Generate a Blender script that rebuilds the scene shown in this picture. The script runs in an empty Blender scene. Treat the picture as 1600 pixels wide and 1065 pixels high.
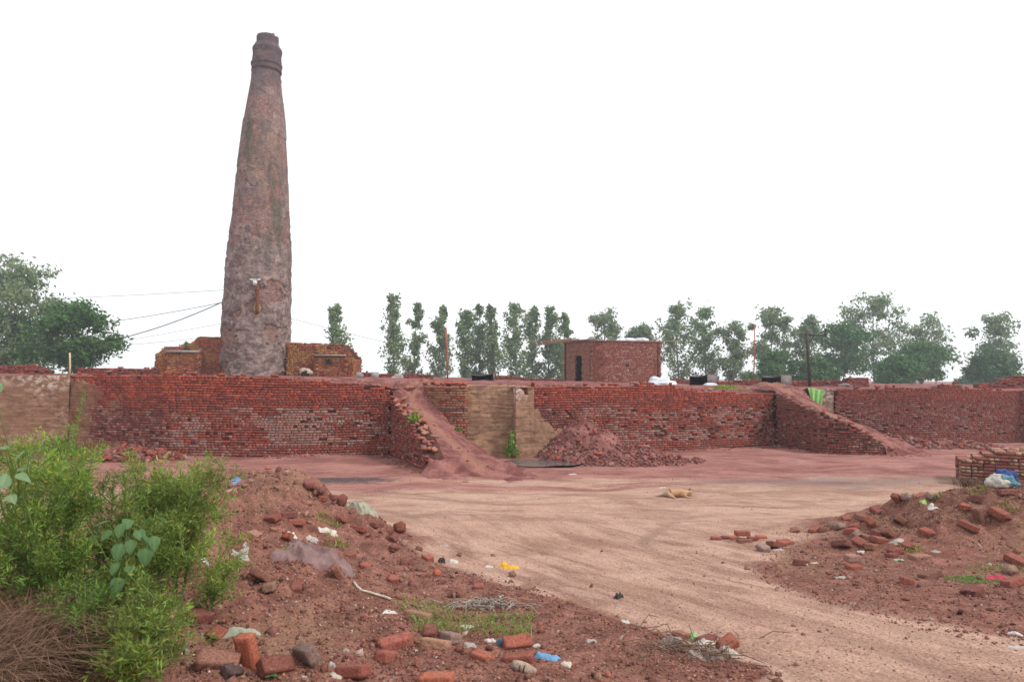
import bpy, math, random
import numpy as np
from mathutils import Vector, Matrix, noise as mnoise

random.seed(7)
S = bpy.context.scene
COL = S.collection
R = math.radians

# ------------------------------------------------------------------ camera, world, sun, exposure
FPX = 1067.0
CAM = Vector((0.0, 0.0, 2.5))
cam = bpy.data.cameras.new('camera')
cam.sensor_width = 36.0
cam.lens = 36.0 * FPX / 1600.0
cam.clip_start = 0.05
cam.clip_end = 4000.0
cam.dof.use_dof = True
cam.dof.focus_distance = 21.0
cam.dof.aperture_fstop = 5.0
camo = bpy.data.objects.new('camera', cam)
COL.objects.link(camo)
ROT = Matrix.Rotation(math.pi / 2 + math.atan(55.5 / FPX), 3, 'X') @ Matrix.Rotation(R(0.5), 3, 'Z')
camo.matrix_world = Matrix.Translation(CAM) @ ROT.to_4x4()
S.camera = camo

SUN_EL, SUN_AZ = 50.0, 112.0            # azimuth measured from +Y (straight ahead) towards +X (right)
world = bpy.data.worlds.new('World')
S.world = world
world.use_nodes = True
wn = world.node_tree
for n in list(wn.nodes):
    wn.nodes.remove(n)
sky = wn.nodes.new('ShaderNodeTexSky')
sky.sky_type = 'NISHITA'
sky.sun_disc = False
sky.sun_elevation = R(SUN_EL)
sky.sun_rotation = R(SUN_AZ)
sky.altitude = 200.0
sky.air_density = 1.0
sky.dust_density = 2.0
sky.ozone_density = 1.0
hs = wn.nodes.new('ShaderNodeHueSaturation')     # overcast: the cloud layer takes the blue out
hs.inputs['Saturation'].default_value = 0.30
bg = wn.nodes.new('ShaderNodeBackground')
bg.inputs['Strength'].default_value = 0.15
wo = wn.nodes.new('ShaderNodeOutputWorld')
wn.links.new(sky.outputs[0], hs.inputs['Color'])
veil = wn.nodes.new('ShaderNodeMix')              # even white cloud veil over the whole dome
veil.data_type = 'RGBA'
veil.inputs[0].default_value = 0.72
veil.inputs[7].default_value = (6.2, 6.35, 6.5, 1)
wn.links.new(hs.outputs[0], veil.inputs[6])
wn.links.new(veil.outputs[2], bg.inputs['Color'])
wn.links.new(bg.outputs[0], wo.inputs['Surface'])

sl = bpy.data.lights.new('sun', 'SUN')
sl.energy = 1.5
sl.angle = R(10)
sl.color = (1.0, 0.95, 0.88)
slo = bpy.data.objects.new('sun', sl)
COL.objects.link(slo)
sd = Vector((math.sin(R(SUN_AZ)) * math.cos(R(SUN_EL)), math.cos(R(SUN_AZ)) * math.cos(R(SUN_EL)), math.sin(R(SUN_EL))))
slo.rotation_euler = sd.to_track_quat('Z', 'Y').to_euler()
slo.location = sd * 80

S.render.engine = 'CYCLES'
S.cycles.use_denoising = True
S.cycles.max_bounces = 6
S.cycles.volume_bounces = 0
S.view_settings.view_transform = 'Standard'
S.view_settings.look = 'None'
S.view_settings.gamma = 1.0
S.view_settings.use_curve_mapping = False
S.view_settings.exposure = 0.5

# ------------------------------------------------------------------ small helpers
def lin(r, g, b):
    f = lambda c: (c / 255 / 12.92) if c <= 10.3 else ((c / 255 + 0.055) / 1.055) ** 2.4
    return (f(r), f(g), f(b))

def L4(c):
    return (*lin(*c), 1.0)

def ray(px, py):
    return ROT @ Vector(((px - 800) / FPX, -(py - 532.5) / FPX, -1.0))

def P(px, py, Y):
    d = ray(px, py)
    return CAM + d * (Y / d.y)

def XY(px, Y):
    return (px - 800) / FPX * Y

def hsh(ix, iy, iz, seed):
    with np.errstate(over='ignore'):
        n = (ix.astype(np.int64) * 374761393 + iy.astype(np.int64) * 668265263 + iz.astype(np.int64) * 2147483647 + seed * 974711) & 0xFFFFFFFF
        n = ((n ^ (n >> 13)) * 1274126177) & 0xFFFFFFFF
        n = ((n ^ (n >> 16)) * 2246822519) & 0xFFFFFFFF
        n = n ^ (n >> 15)
    return n.astype(np.float64) / 4294967295.0

def vn(x, y, z=0.0, seed=0):
    x = np.asarray(x, float); y = np.asarray(y, float); z = np.asarray(z, float) + 0 * x
    x, y, z = np.broadcast_arrays(x, y, z)
    ix, iy, iz = np.floor(x).astype(np.int64), np.floor(y).astype(np.int64), np.floor(z).astype(np.int64)
    fx, fy, fz = x - ix, y - iy, z - iz
    fx, fy, fz = [f * f * (3 - 2 * f) for f in (fx, fy, fz)]
    r = 0
    for dx in (0, 1):
        for dy in (0, 1):
            for dz in (0, 1):
                w = (fx if dx else 1 - fx) * (fy if dy else 1 - fy) * (fz if dz else 1 - fz)
                r = r + w * hsh(ix + dx, iy + dy, iz + dz, seed)
    return r * 2 - 1

def fbm(x, y, z=0.0, seed=0, oct=4, gain=0.5):
    a, f, r = 1.0, 1.0, 0.0
    for o in range(oct):
        r = r + a * vn(np.asarray(x) * f, np.asarray(y) * f, np.asarray(z) * f, seed + o * 17)
        a *= gain; f *= 2.03
    return r

def sfbm(x, y, seed, oct=3):
    return 1.5 * mnoise.fractal(Vector((float(x), float(y), seed * 7.31)), 1.0, 2.0, oct)

def sst(a, b, x):
    t = np.clip((np.asarray(x, float) - a) / (b - a), 0, 1)
    return t * t * (3 - 2 * t)

# ------------------------------------------------------------------ mesh helpers
def mesh_np(name, V, F, mat=None, smooth=False, attrs=None):
    """V (n,3); F an (m,k) array or a list of such arrays; attrs {name: (n,) floats or (n,3) colours} per vertex."""
    V = np.asarray(V, float).reshape(-1, 3)
    Fs = F if isinstance(F, list) else [F]
    Fs = [np.asarray(f, np.int32) for f in Fs if len(f)]
    me = bpy.data.meshes.new(name)
    me.vertices.add(len(V)); me.vertices.foreach_set('co', V.ravel())
    nl = sum(f.size for f in Fs); nf = sum(len(f) for f in Fs)
    me.loops.add(nl); me.polygons.add(nf)
    me.loops.foreach_set('vertex_index', np.concatenate([f.ravel() for f in Fs]))
    tot = np.concatenate([np.full(len(f), f.shape[1], np.int32) for f in Fs])
    st = np.concatenate([[0], np.cumsum(tot)[:-1]]).astype(np.int32)
    me.polygons.foreach_set('loop_start', st)
    if smooth:
        me.polygons.foreach_set('use_smooth', np.ones(nf, bool))
    me.update(calc_edges=True)
    for k, a in (attrs or {}).items():
        a = np.asarray(a, float)
        if a.ndim == 1:
            at = me.attributes.new(k, 'FLOAT', 'POINT'); at.data.foreach_set('value', a)
        else:
            at = me.attributes.new(k, 'FLOAT_COLOR', 'POINT')
            at.data.foreach_set('color', np.c_[a, np.ones(len(a))].ravel())
    if mat:
        me.materials.append(mat)
    return me

def tag(o, label=None, cat=None, group=None, kind=None):
    if label: o['label'] = label
    if cat: o['category'] = cat
    if group: o['group'] = group
    if kind: o['kind'] = kind
    return o

def ob(name, me, parent=None, **k):
    o = bpy.data.objects.new(name, me)
    COL.objects.link(o)
    if parent is not None:
        o.parent = parent
    return tag(o, **k)

def empty(name, loc=(0, 0, 0), **k):
    o = bpy.data.objects.new(name, None)
    o.empty_display_size = 0.2
    COL.objects.link(o); o.location = loc
    return tag(o, **k)

def grid_faces(nu, nv, wrap=False):
    i, j = np.meshgrid(np.arange(nu - 1), np.arange(nv if wrap else nv - 1), indexing='ij')
    a = i * nv + j; b = i * nv + (j + 1) % nv
    c = (i + 1) * nv + (j + 1) % nv; d = (i + 1) * nv + j
    return np.stack([a, b, c, d], -1).reshape(-1, 4)

class MB:
    """collects small primitive pieces of ONE part"""
    def __init__(s): s.V = []; s.F = {3: [], 4: []}; s.n = 0
    def add(s, V, F):
        V = np.asarray(V, float).reshape(-1, 3)
        for f in F: s.F.setdefault(len(f), []).append([i + s.n for i in f])
        s.V.append(V); s.n += len(V); return s
    def box(s, c, h, rot=None, taper=1.0):
        q = np.array([[-1,-1,-1],[1,-1,-1],[1,1,-1],[-1,1,-1],[-1,-1,1],[1,-1,1],[1,1,1],[-1,1,1]], float)
        q[4:, :2] *= taper
        q = q * np.asarray(h)
        if rot is not None: q = q @ np.array(rot).T
        return s.add(q + np.asarray(c), [(0,3,2,1),(4,5,6,7),(0,1,5,4),(1,2,6,5),(2,3,7,6),(3,0,4,7)])
    def tube(s, pts, rad, n=8, cap=True):
        pts = np.asarray(pts, float); rad = np.broadcast_to(rad, (len(pts),))
        t = np.gradient(pts, axis=0); t /= np.linalg.norm(t, axis=1)[:, None] + 1e-9
        ref = np.array([0.13, 0.21, 0.97]) if abs(t[0][2]) < 0.9 else np.array([0.95, 0.2, 0.1])
        rings = []
        for p, d, r in zip(pts, t, rad):
            u = np.cross(d, ref); u /= np.linalg.norm(u) + 1e-9; v = np.cross(d, u)
            a = np.arange(n) * 2 * math.pi / n
            rings.append(p + r * (np.cos(a)[:, None] * u + np.sin(a)[:, None] * v))
        F = [tuple(int(i) for i in f) for f in grid_faces(len(pts), n, True)]
        if cap: F += [tuple(range(n))[::-1], tuple((len(pts) - 1) * n + i for i in range(n))]
        return s.add(np.concatenate(rings), F)
    def build(s, name, mat, parent=None, smooth=False, **k):
        F = [np.array(f, np.int32) for f in s.F.values() if f]
        return ob(name, mesh_np(name, np.concatenate(s.V), F, mat, smooth), parent, **k)

# ------------------------------------------------------------------ materials
class NT:
    def __init__(s, name, rough=0.9, spec=0.2):
        s.m = bpy.data.materials.new(name); s.m.use_nodes = True
        s.t = s.m.node_tree; s.b = s.t.nodes['Principled BSDF']
        s.b.inputs['Roughness'].default_value = rough
        s.b.inputs['Specular IOR Level'].default_value = spec
    def n(s, ty): return s.t.nodes.new(ty)
    def put(s, sock, v):
        if hasattr(v, 'node'): s.t.links.new(v, sock)
        elif isinstance(v, (tuple, list)) and len(v) == 3 and sock.type == 'RGBA': sock.default_value = (*v, 1)
        else: sock.default_value = v
    def attr(s, name, color=False):
        a = s.n('ShaderNodeAttribute'); a.attribute_name = name
        return a.outputs['Color' if color else 'Fac']
    def coord(s, which='Object', scale=(1, 1, 1), rot=(0, 0, 0), rnd=False):
        c = s.n('ShaderNodeTexCoord'); m = s.n('ShaderNodeMapping')
        s.t.links.new(c.outputs[which], m.inputs['Vector'])
        m.inputs['Scale'].default_value = scale; m.inputs['Rotation'].default_value = rot
        if any(rot):                                   # turn first, then stretch
            m.vector_type = 'TEXTURE'; m.inputs['Scale'].default_value = [1 / q for q in scale]
        if rnd:
            oi = s.n('ShaderNodeObjectInfo'); x = s.n('ShaderNodeCombineXYZ'); mu = s.math('MULTIPLY', oi.outputs['Random'], 37.0)
            for i in range(3): s.t.links.new(mu, x.inputs[i])
            s.t.links.new(x.outputs[0], m.inputs['Location'])
        return m.outputs[0]
    def noise(s, scale, detail=6, vec=None, rough=0.6, dist=0.0):
        t = s.n('ShaderNodeTexNoise'); t.inputs['Scale'].default_value = scale
        t.inputs['Detail'].default_value = detail; t.inputs['Roughness'].default_value = rough
        t.inputs['Distortion'].default_value = dist
        if vec is not None: s.t.links.new(vec, t.inputs['Vector'])
        return t.outputs['Fac']
    def voro(s, scale, vec=None, feat='F1', out='Distance'):
        t = s.n('ShaderNodeTexVoronoi'); t.feature = feat; t.inputs['Scale'].default_value = scale
        if vec is not None: s.t.links.new(vec, t.inputs['Vector'])
        return t.outputs[out]
    def math(s, op, a, b=0.0, c=None):
        m = s.n('ShaderNodeMath'); m.operation = op; m.use_clamp = False
        s.put(m.inputs[0], a); s.put(m.inputs[1], b)
        if c is not None: s.put(m.inputs[2], c)
        return m.outputs[0]
    def ss(s, v, a, b, lo=0.0, hi=1.0):
        m = s.n('ShaderNodeMapRange'); m.interpolation_type = 'SMOOTHSTEP'
        s.put(m.inputs['Value'], v); m.inputs['From Min'].default_value = a; m.inputs['From Max'].default_value = b
        m.inputs['To Min'].default_value = lo; m.inputs['To Max'].default_value = hi
        return m.outputs[0]
    def mix(s, f, a, b, mode='MIX'):
        m = s.n('ShaderNodeMix'); m.data_type = 'RGBA'; m.blend_type = mode
        s.put(m.inputs[0], f); s.put(m.inputs[6], a); s.put(m.inputs[7], b)
        return m.outputs[2]
    def mul(s, c, v):            # multiply a colour by a scalar
        h = s.n('ShaderNodeVectorMath'); h.operation = 'SCALE'
        s.put(h.inputs[0], c); s.put(h.inputs['Scale'], v)
        return h.outputs[0]
    def bump(s, h, strength=0.5, dist=0.02):
        b = s.n('ShaderNodeBump'); b.inputs['Strength'].default_value = strength; b.inputs['Distance'].default_value = dist
        s.put(b.inputs['Height'], h); s.t.links.new(b.outputs[0], s.b.inputs['Normal'])
    def col(s, c): s.put(s.b.inputs['Base Color'], c); return s.m

def simple(name, c, rough=0.8, var=0.25, scale=6.0, spec=0.2, metal=0.0, bump=0.3):
    n = NT(name, rough, spec)
    n.b.inputs['Metallic'].default_value = metal
    nz = n.noise(scale, 6, n.coord(rnd=True))
    n.bump(nz, bump, 0.02)
    return n.col(n.mul(lin(*c), n.ss(nz, 0.25, 0.75, 1 - var, 1 + var)))

def brick_mat(name, obj):
    n = NT(name, 0.92, 0.15)
    if obj:
        oi = n.n('ShaderNodeObjectInfo'); c = oi.outputs['Color']; v = n.coord(rnd=True)
    else:
        c = n.attr('col', True); v = n.coord()
    a = n.noise(9, 5, v); b = n.noise(60, 4, v)
    c = n.mix(n.ss(a, 0.5, 0.8, 0, 0.45), c, lin(150, 105, 92))
    c = n.mix(n.ss(a, 0.42, 0.22, 0, 0.6), c, lin(70, 32, 28))
    c = n.mul(c, n.ss(b, 0.25, 0.75, 0.62, 1.3))
    if obj:
        g = n.noise(26, 6, v, 0.7)
        c = n.mix(n.ss(g, 0.55, 0.68, 0, 0.55), c, lin(150, 112, 98))
        c = n.mix(n.ss(g, 0.40, 0.30, 0, 0.6), c, lin(74, 52, 46))
    n.bump(n.math('ADD', b, n.math('MULTIPLY', a, 2.0)), 0.6, 0.010)
    return n.col(c)

M = {}
M['brick'] = brick_mat('brick_masonry', False)
M['brick_obj'] = brick_mat('brick_single', True)
M['core'] = simple('earth_joint', (84, 50, 42), 1.0, 0.4, 8)

def mat_ground():
    n = NT('earth', 0.95, 0.12)
    v = n.coord()
    red, mound, ash, wet, grey = [n.attr(k) for k in ('red', 'mound', 'ash', 'wet', 'grey')]
    streak = n.noise(1.0, 8, n.coord(scale=(0.55, 2.6, 1), rot=(0, 0, R(118))), 0.7, 0.9)   # tyre ruts along the near track
    hstreak = n.noise(1.0, 8, n.coord(scale=(0.55, 1.6, 1)), 0.72, 1.0)                         # cross ruts at the kiln foot
    far = n.attr('far')
    st = n.math('ADD', n.math('MULTIPLY', streak, n.math('SUBTRACT', 1.0, far)), n.math('MULTIPLY', hstreak, far))
    big = n.noise(0.6, 5, v); mid = n.noise(5, 6, v); fine = n.noise(45, 5, v, 0.65)
    tr = n.mix(n.ss(st, 0.34, 0.60), lin(140, 104, 90), lin(186, 151, 133))
    tr = n.mix(n.ss(n.noise(0.45, 7, n.coord(scale=(1.0, 1.8, 1)), 0.6, 0.6), 0.50, 0.66, 0, 0.6), tr, lin(142, 106, 88))
    tr = n.mix(n.ss(n.math('ADD', n.attr('rut'), n.math('MULTIPLY', n.math('SUBTRACT', st, 0.5), 1.2)), 0.3, 0.8, 0, 0.6), tr, lin(128, 98, 84))
    tr = n.mix(n.ss(big, 0.45, 0.7, 0, 0.5), tr, lin(182, 144, 126))
    rd = n.mix(n.ss(n.math('ADD', n.math('MULTIPLY', big, 0.4), n.math('MULTIPLY', hstreak, 0.6)), 0.38, 0.62), lin(126, 80, 74), lin(170, 122, 112))
    rd = n.mix(n.ss(mid, 0.5, 0.75, 0, 0.6), rd, lin(140, 84, 76))
    md = n.mix(n.ss(mid, 0.3, 0.7), lin(104, 68, 58), lin(148, 102, 88))
    md = n.mix(n.ss(big, 0.5, 0.66, 0, 0.6), md, lin(140, 108, 86))
    md = n.mix(n.ss(n.noise(1.4, 4, v), 0.55, 0.7, 0, 0.6), md, lin(122, 74, 66))
    c = n.mix(n.ss(n.math('ADD', red, n.math('MULTIPLY', n.math('SUBTRACT', mid, 0.5), 0.5)), 0.3, 0.7), tr, rd)
    c = n.mix(n.ss(n.math('ADD', mound, n.math('MULTIPLY', n.math('SUBTRACT', mid, 0.5), 0.8)), 0.25, 0.7), c, md)
    c = n.mix(n.ss(n.math('ADD', grey, n.math('MULTIPLY', n.math('SUBTRACT', hstreak, 0.5), 1.6)), 0.42, 0.8, 0, 0.7), c, lin(120, 104, 100))
    c = n.mix(n.ss(n.math('ADD', ash, n.math('MULTIPLY', n.math('SUBTRACT', mid, 0.5), 0.9)), 0.35, 0.8, 0, 0.9), c, lin(72, 66, 68))
    c = n.mix(n.ss(wet, 0.2, 0.9), c, lin(62, 54, 54))
    # loose crumbs of soil, brick dust and lime
    sp = n.voro(85, v, out='Color'); sx = n.n('ShaderNodeSeparateColor'); n.t.links.new(sp, sx.inputs[0])
    c = n.mix(n.ss(sx.outputs[0], 0.90, 0.94, 0, 0.55), c, lin(84, 52, 44))
    c = n.mix(n.ss(sx.outputs[1], 0.975, 0.985, 0, 0.5), c, lin(196, 172, 156))
    c = n.mul(c, n.ss(fine, 0.25, 0.75, 0.62, 1.3))
    h = n.math('ADD', n.math('MULTIPLY', fine, 0.5), n.math('ADD', n.math('MULTIPLY', mid, 1.2), n.math('MULTIPLY', st, 0.6)))
    n.bump(h, 0.9, 0.03)
    n.put(n.b.inputs['Roughness'], n.ss(wet, 0.3, 1.0, 0.95, 0.35))
    return n.col(c)
M['ground'] = mat_ground()

def mat_kilntop():
    n = NT('kiln_earth', 0.97, 0.1)
    v = n.coord()
    mid = n.noise(1.8, 6, v); fine = n.noise(30, 5, v)
    path = n.attr('path')
    c = n.mix(n.ss(mid, 0.35, 0.68), lin(108, 64, 60), lin(154, 104, 98))
    c = n.mix(n.ss(n.math('ADD', path, n.math('MULTIPLY', n.math('SUBTRACT', mid, 0.5), 0.6)), 0.3, 0.9, 0, 0.8), c, lin(152, 108, 92))
    c = n.mul(c, n.ss(fine, 0.25, 0.75, 0.7, 1.25))
    n.bump(n.math('ADD', n.math('MULTIPLY', mid, 2), fine), 0.8, 0.03)
    return n.col(c)
M['kilntop'] = mat_kilntop()

def mat_mud():
    n = NT('mud_plaster', 0.97, 0.1)
    v = n.coord()
    big = n.noise(1.3, 5, v); mid = n.noise(7, 6, v); fine = n.noise(50, 4, v)
    course = n.noise(1.0, 5, n.coord(scale=(2.2, 2.2, 13)))
    c = n.mix(n.ss(big, 0.35, 0.65), n.attr('col', True), lin(136, 104, 86))
    c = n.mix(n.ss(course, 0.5, 0.36, 0, 0.7), c, lin(104, 76, 62))
    c = n.mix(n.math('MULTIPLY', n.attr('lime'), n.ss(mid, 0.46, 0.6, 0, 0.9)), c, lin(196, 184, 176))
    c = n.mul(c, n.ss(n.math('ADD', n.math('MULTIPLY', mid, 0.6), n.math('MULTIPLY', fine, 0.4)), 0.3, 0.7, 0.9, 1.42))
    n.bump(n.math('ADD', n.math('MULTIPLY', mid, 1.5), n.math('ADD', fine, n.math('MULTIPLY', course, 2))), 0.8, 0.02)
    return n.col(c)
M['mud'] = mat_mud()

def leaf_mat(name, c, tr=0.35, rough=0.6):
    n = NT(name, rough, 0.25)
    cc = n.mix(1.0, lin(*c), n.attr('col', True), 'MULTIPLY')
    n.col(cc)
    t = n.n('ShaderNodeBsdfTranslucent'); n.t.links.new(cc, t.inputs['Color'])
    mx = n.n('ShaderNodeMixShader'); mx.inputs[0].default_value = tr
    out = n.t.nodes['Material Output']
    n.t.links.new(n.b.outputs[0], mx.inputs[1]); n.t.links.new(t.outputs[0], mx.inputs[2])
    n.t.links.new(mx.outputs[0], out.inputs['Surface'])
    return n.m

M['bark'] = simple('bark', (112, 100, 86), 0.95, 0.35, 5)
M['stem'] = simple('green_stem', (110, 128, 66), 0.8, 0.2, 12)
M['dry'] = leaf_mat('dry_straw', (112, 86, 70), 0.12, 0.85)
M['poplar'] = leaf_mat('poplar_leaf', (122, 142, 96))
M['euca'] = leaf_mat('eucalyptus_leaf', (126, 142, 102))
M['dark_leaf'] = leaf_mat('mango_leaf', (82, 116, 62))
M['weed'] = leaf_mat('weed_leaf', (116, 136, 66), 0.28)
M['broad'] = leaf_mat('broad_leaf', (88, 118, 72), 0.3, 0.5)
M['wood'] = simple('pole_wood', (152, 118, 96), 0.9, 0.3, 8)
M['redpole'] = simple('red_paint_bamboo', (168, 92, 78), 0.85, 0.25, 6)
M['steel'] = simple('dark_steel', (70, 58, 56), 0.75, 0.3, 5)
M['soot_dark'] = simple('dark_sheet', (48, 44, 46), 0.85, 0.3, 4)  # near-black sheet of the hood plates and the iron ring's disc
M['sheet'] = simple('grey_sheet', (120, 108, 106), 0.8, 0.2, 4)
M['cement'] = simple('grey_cement', (150, 144, 140), 0.9, 0.2, 5)
M['cable'] = simple('black_cable', (44, 42, 44), 0.7, 0.1, 5)
M['white'] = simple('white_plastic', (212, 208, 206), 0.55, 0.12, 9)
M['sack'] = simple('white_sack', (206, 208, 216), 0.7, 0.1, 12)
M['void'] = simple('painted_mouth_shade', (40, 34, 32), 1.0, 0.2, 3)

# ------------------------------------------------------------------ ground
def mound_parts(X, Y):
    def g(cx, cy, sx0, sx1, sy0, sy1, a, p=2.0):
        sx = np.where(X < cx, sx0, sx1); sy = np.where(Y < cy, sy0, sy1)
        return a * np.exp(-(np.abs((X - cx) / sx) ** p + np.abs((Y - cy) / sy) ** p))
    left = g(-3.05, 9.5, 2.6, 1.15, 2.8, 1.15, 0.98, 1.7)
    left2 = g(-2.1, 6.3, 1.6, 1.0, 1.2, 1.2, 0.16)
    left3 = g(-2.6, 4.2, 2.6, 1.7, 2.2, 1.5, 0.14)
    bank = g(-5.0, 6.0, 3.0, 1.6, 3.5, 2.5, 0.28)
    right = g(8.0, 10.7, 2.3, 6.0, 1.5, 1.2, 0.86)
    right2 = g(7.2, 7.4, 1.6, 4.0, 1.3, 1.6, 0.10)
    heap = g(0.9, 5.1, 0.35, 0.35, 0.3, 0.3, 0.06)
    return left + left2 + left3 + bank + heap, right + right2

RUTS = [[(3.6, 2), (2.6, 4.5), (1.9, 7), (0.6, 10), (-1.6, 13.2), (-5, 15.4), (-12, 16.8)],
        [(4.6, 2), (3.4, 5), (2.7, 7.5), (2.6, 10), (4.5, 13.4), (9, 15.6), (18, 18.5)],
        [(20, 17.0), (11, 15.4), (5, 14.3), (0, 14.2), (-5, 15.6), (-11, 17.6)]]
def rut_mask(X, Y):
    """wheel tracks: two bands either side of each driven line"""
    m = np.zeros(np.shape(X))
    for k, line in enumerate(RUTS):
        p = np.array(line, float); best = np.full(np.shape(X), 1e9)
        for a, b in zip(p[:-1], p[1:]):
            t = np.clip(((X - a[0]) * (b[0] - a[0]) + (Y - a[1]) * (b[1] - a[1])) / np.sum((b - a) ** 2), 0, 1)
            best = np.minimum(best, np.hypot(X - a[0] - t * (b[0] - a[0]), Y - a[1] - t * (b[1] - a[1])))
        best = best + 0.12 * vn(X * 0.8, Y * 0.8, 0, 60 + k)
        m = np.maximum(m, np.exp(-((best - 0.75) / 0.16) ** 2) * (0.55 + 0.45 * vn(X * 0.4, Y * 0.4, 0, 70 + k)))
    return m

def ground_base(X, Y):
    b = 0.9 * sst(13.5, -1.0, Y)
    far = sst(40, 300, Y) * -0.5
    return b + far

def ground_z(X, Y, detail=True):
    X = np.asarray(X, float); Y = np.asarray(Y, float)
    l, r = mound_parts(X, Y)
    z = ground_base(X, Y) + l + r
    m = np.clip((l + r) / 0.25, 0, 1)
    near = 1 - sst(24, 60, Y)
    z = z + 0.05 * vn(X * 0.5, Y * 0.5, 0, 3) * near
    pit = np.exp(-(((X - 0.75) / 1.4) ** 2 + ((Y - 20.15) / 0.95) ** 2))
    z = z - 0.11 * pit
    if detail:
        z = z + m * (0.095 * fbm(X * 2.1, Y * 2.1, 0, 5, 4, 0.58) + 0.02 * np.abs(vn(X * 7, Y * 7, 0, 8)))
        z = z + (0.35 + 0.65 * m) * 0.018 * fbm(X * 9, Y * 9, 0, 9, 3, 0.6) * near
        # ruts of the track
        if np.size(X) > 50: z = z - (1 - m) * near * 0.022 * rut_mask(X, Y)
        u = X * 0.90 + Y * 0.43
        z = z + (1 - m) * near * sst(14, 8, Y) * 0.02 * fbm(u * 1.7 + 0.5 * vn(X * 0.6, Y * 0.6, 0, 25), (Y - 0.5 * X) * 0.3, 0, 21, 3)
        z = z + (1 - m) * near * sst(9, 14, Y) * 0.014 * fbm(X * 0.4, Y * 1.4 + 0.5 * vn(X * 0.5, Y * 0.5, 0, 26), 0, 23, 3)
    return z

def G(px, py, lift=0.0, tmin=2.0, tmax=60.0):
    d = ray(px, py)
    a, b = tmin, tmax
    for it in range(3):                                 # coarse march, then refine
        t = np.linspace(a, b, 240 if it == 0 else 24)
        X = d.x * t; Y = d.y * t; Z = CAM.z + d.z * t
        gz = ground_z(X, Y) + lift
        k = int(np.argmax(Z < gz)); a, b = t[max(k - 1, 0)], t[k]
    return Vector((float(X[k]), float(Y[k]), float(gz[k])))

def build_ground():
    rows = np.concatenate([np.linspace(-14, 2.2, 26)[:-1], 2.2 * (27 / 2.2) ** np.linspace(0, 1, 470), np.geomspace(28, 1500, 46)])
    u = np.linspace(-1, 1, 620)
    u = np.sign(u) * np.abs(u) ** 1.15
    half = np.where(rows < 27, (np.maximum(rows, 0) + 6) * 1.05 + 3, 0)
    half = np.where(rows >= 27, (27 + 6) * 1.05 + 3 + (rows - 27) * 1.6, half)
    X = half[:, None] * u[None, :]; Y = rows[:, None] + 0 * X
    Z = ground_z(X, Y)
    l, r = mound_parts(X, Y)
    mound = np.clip((l * 1.0 + r) / 0.2, 0, 1)
    wob = 0.35 * vn(X * 1.3, Y * 1.3, 0, 33)
    edge = np.interp(Y, [2, 4.6, 5.1, 5.75, 7.0, 8.5, 11], [1.9, 1.45, 1.0, 0.65, 0.0, -1.4, -2.4])
    mound = np.maximum(mound, 0.95 * sst(0.35, -0.35, X - edge + wob) * sst(11.0, 10.0, Y))
    edge = np.interp(Y, [2, 5.0, 5.6, 6.6, 7.6, 8.5, 10.0], [4.0, 3.8, 3.4, 3.1, 2.9, 3.0, 4.2])
    mound = np.maximum(mound, 0.75 * sst(-0.5, 0.6, X - edge + wob) * sst(10.8, 9.6, Y))
    red = sst(13.6, 18.6, Y - 0.15 * X + 1.3 * fbm(X * 0.5, Y * 0.9, 0, 31, 3))
    ash = 0.9 * np.exp(-(((X + 3.9) / 1.7) ** 2 + ((Y - 16.5) / 0.7) ** 2)) + 0.8 * np.exp(-(((X - 1.2) / 1.7) ** 2 + ((Y - 20.9) / 0.6) ** 2))
    wet = np.exp(-(((X - 0.75) / 1.25) ** 2 + ((Y - 20.2) / 0.6) ** 2)) * 1.1
    grey = np.exp(-(((X - 8.0) / 5.0) ** 2 + ((Y - 15.8 - 0.12 * X) / 1.6) ** 2)) * 0.75
    far = sst(9.5, 14, Y)
    rut = rut_mask(X, Y) * (1 - mound)
    V = np.stack([X, Y, Z], -1).reshape(-1, 3)
    F = grid_faces(len(rows), len(u))[:, ::-1]
    me = mesh_np('ground', V, F, M['ground'], True, dict(red=red.ravel(), mound=mound.ravel(), ash=ash.ravel(), wet=wet.ravel(), grey=grey.ravel(), far=far.ravel(), rut=rut.ravel()))
    ob('ground', me, kind='structure', label='bare earth yard with dirt track and mounds')
build_ground()

# ------------------------------------------------------------------ bricks as geometry
def path_len(p):
    p = np.asarray(p, float); return np.concatenate([[0], np.cumsum(np.linalg.norm(np.diff(p, axis=0), axis=1))])

def path_at(p, s):
    p = np.asarray(p, float); c = path_len(p); s = np.asarray(s, float)
    k = np.clip(np.searchsorted(c, s, side='right') - 1, 0, len(p) - 2)
    t = (p[k + 1] - p[k]); ln = np.linalg.norm(t, axis=-1)
    t = t / ln[..., None]
    pos = p[k] + t * (s - c[k])[..., None]
    return pos, t, np.stack([t[..., 1], -t[..., 0]], -1)

UNIT = np.array([[-1,-1,-1],[1,-1,-1],[1,1,-1],[-1,1,-1],[-1,-1,1],[1,-1,1],[1,1,1],[-1,1,1]], float)
UFACE = np.array([(0,3,2,1),(4,5,6,7),(0,1,5,4),(1,2,6,5),(2,3,7,6),(3,0,4,7)])
_rb = np.random.default_rng(5)
BRICK_MESH = []
for i in range(10):      # shared shapes of a single brick, slightly irregular
    BRICK_MESH.append(mesh_np('brick_shape', UNIT + _rb.normal(0, 0.045, (8, 3)), UFACE, M['brick_obj']))

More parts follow.
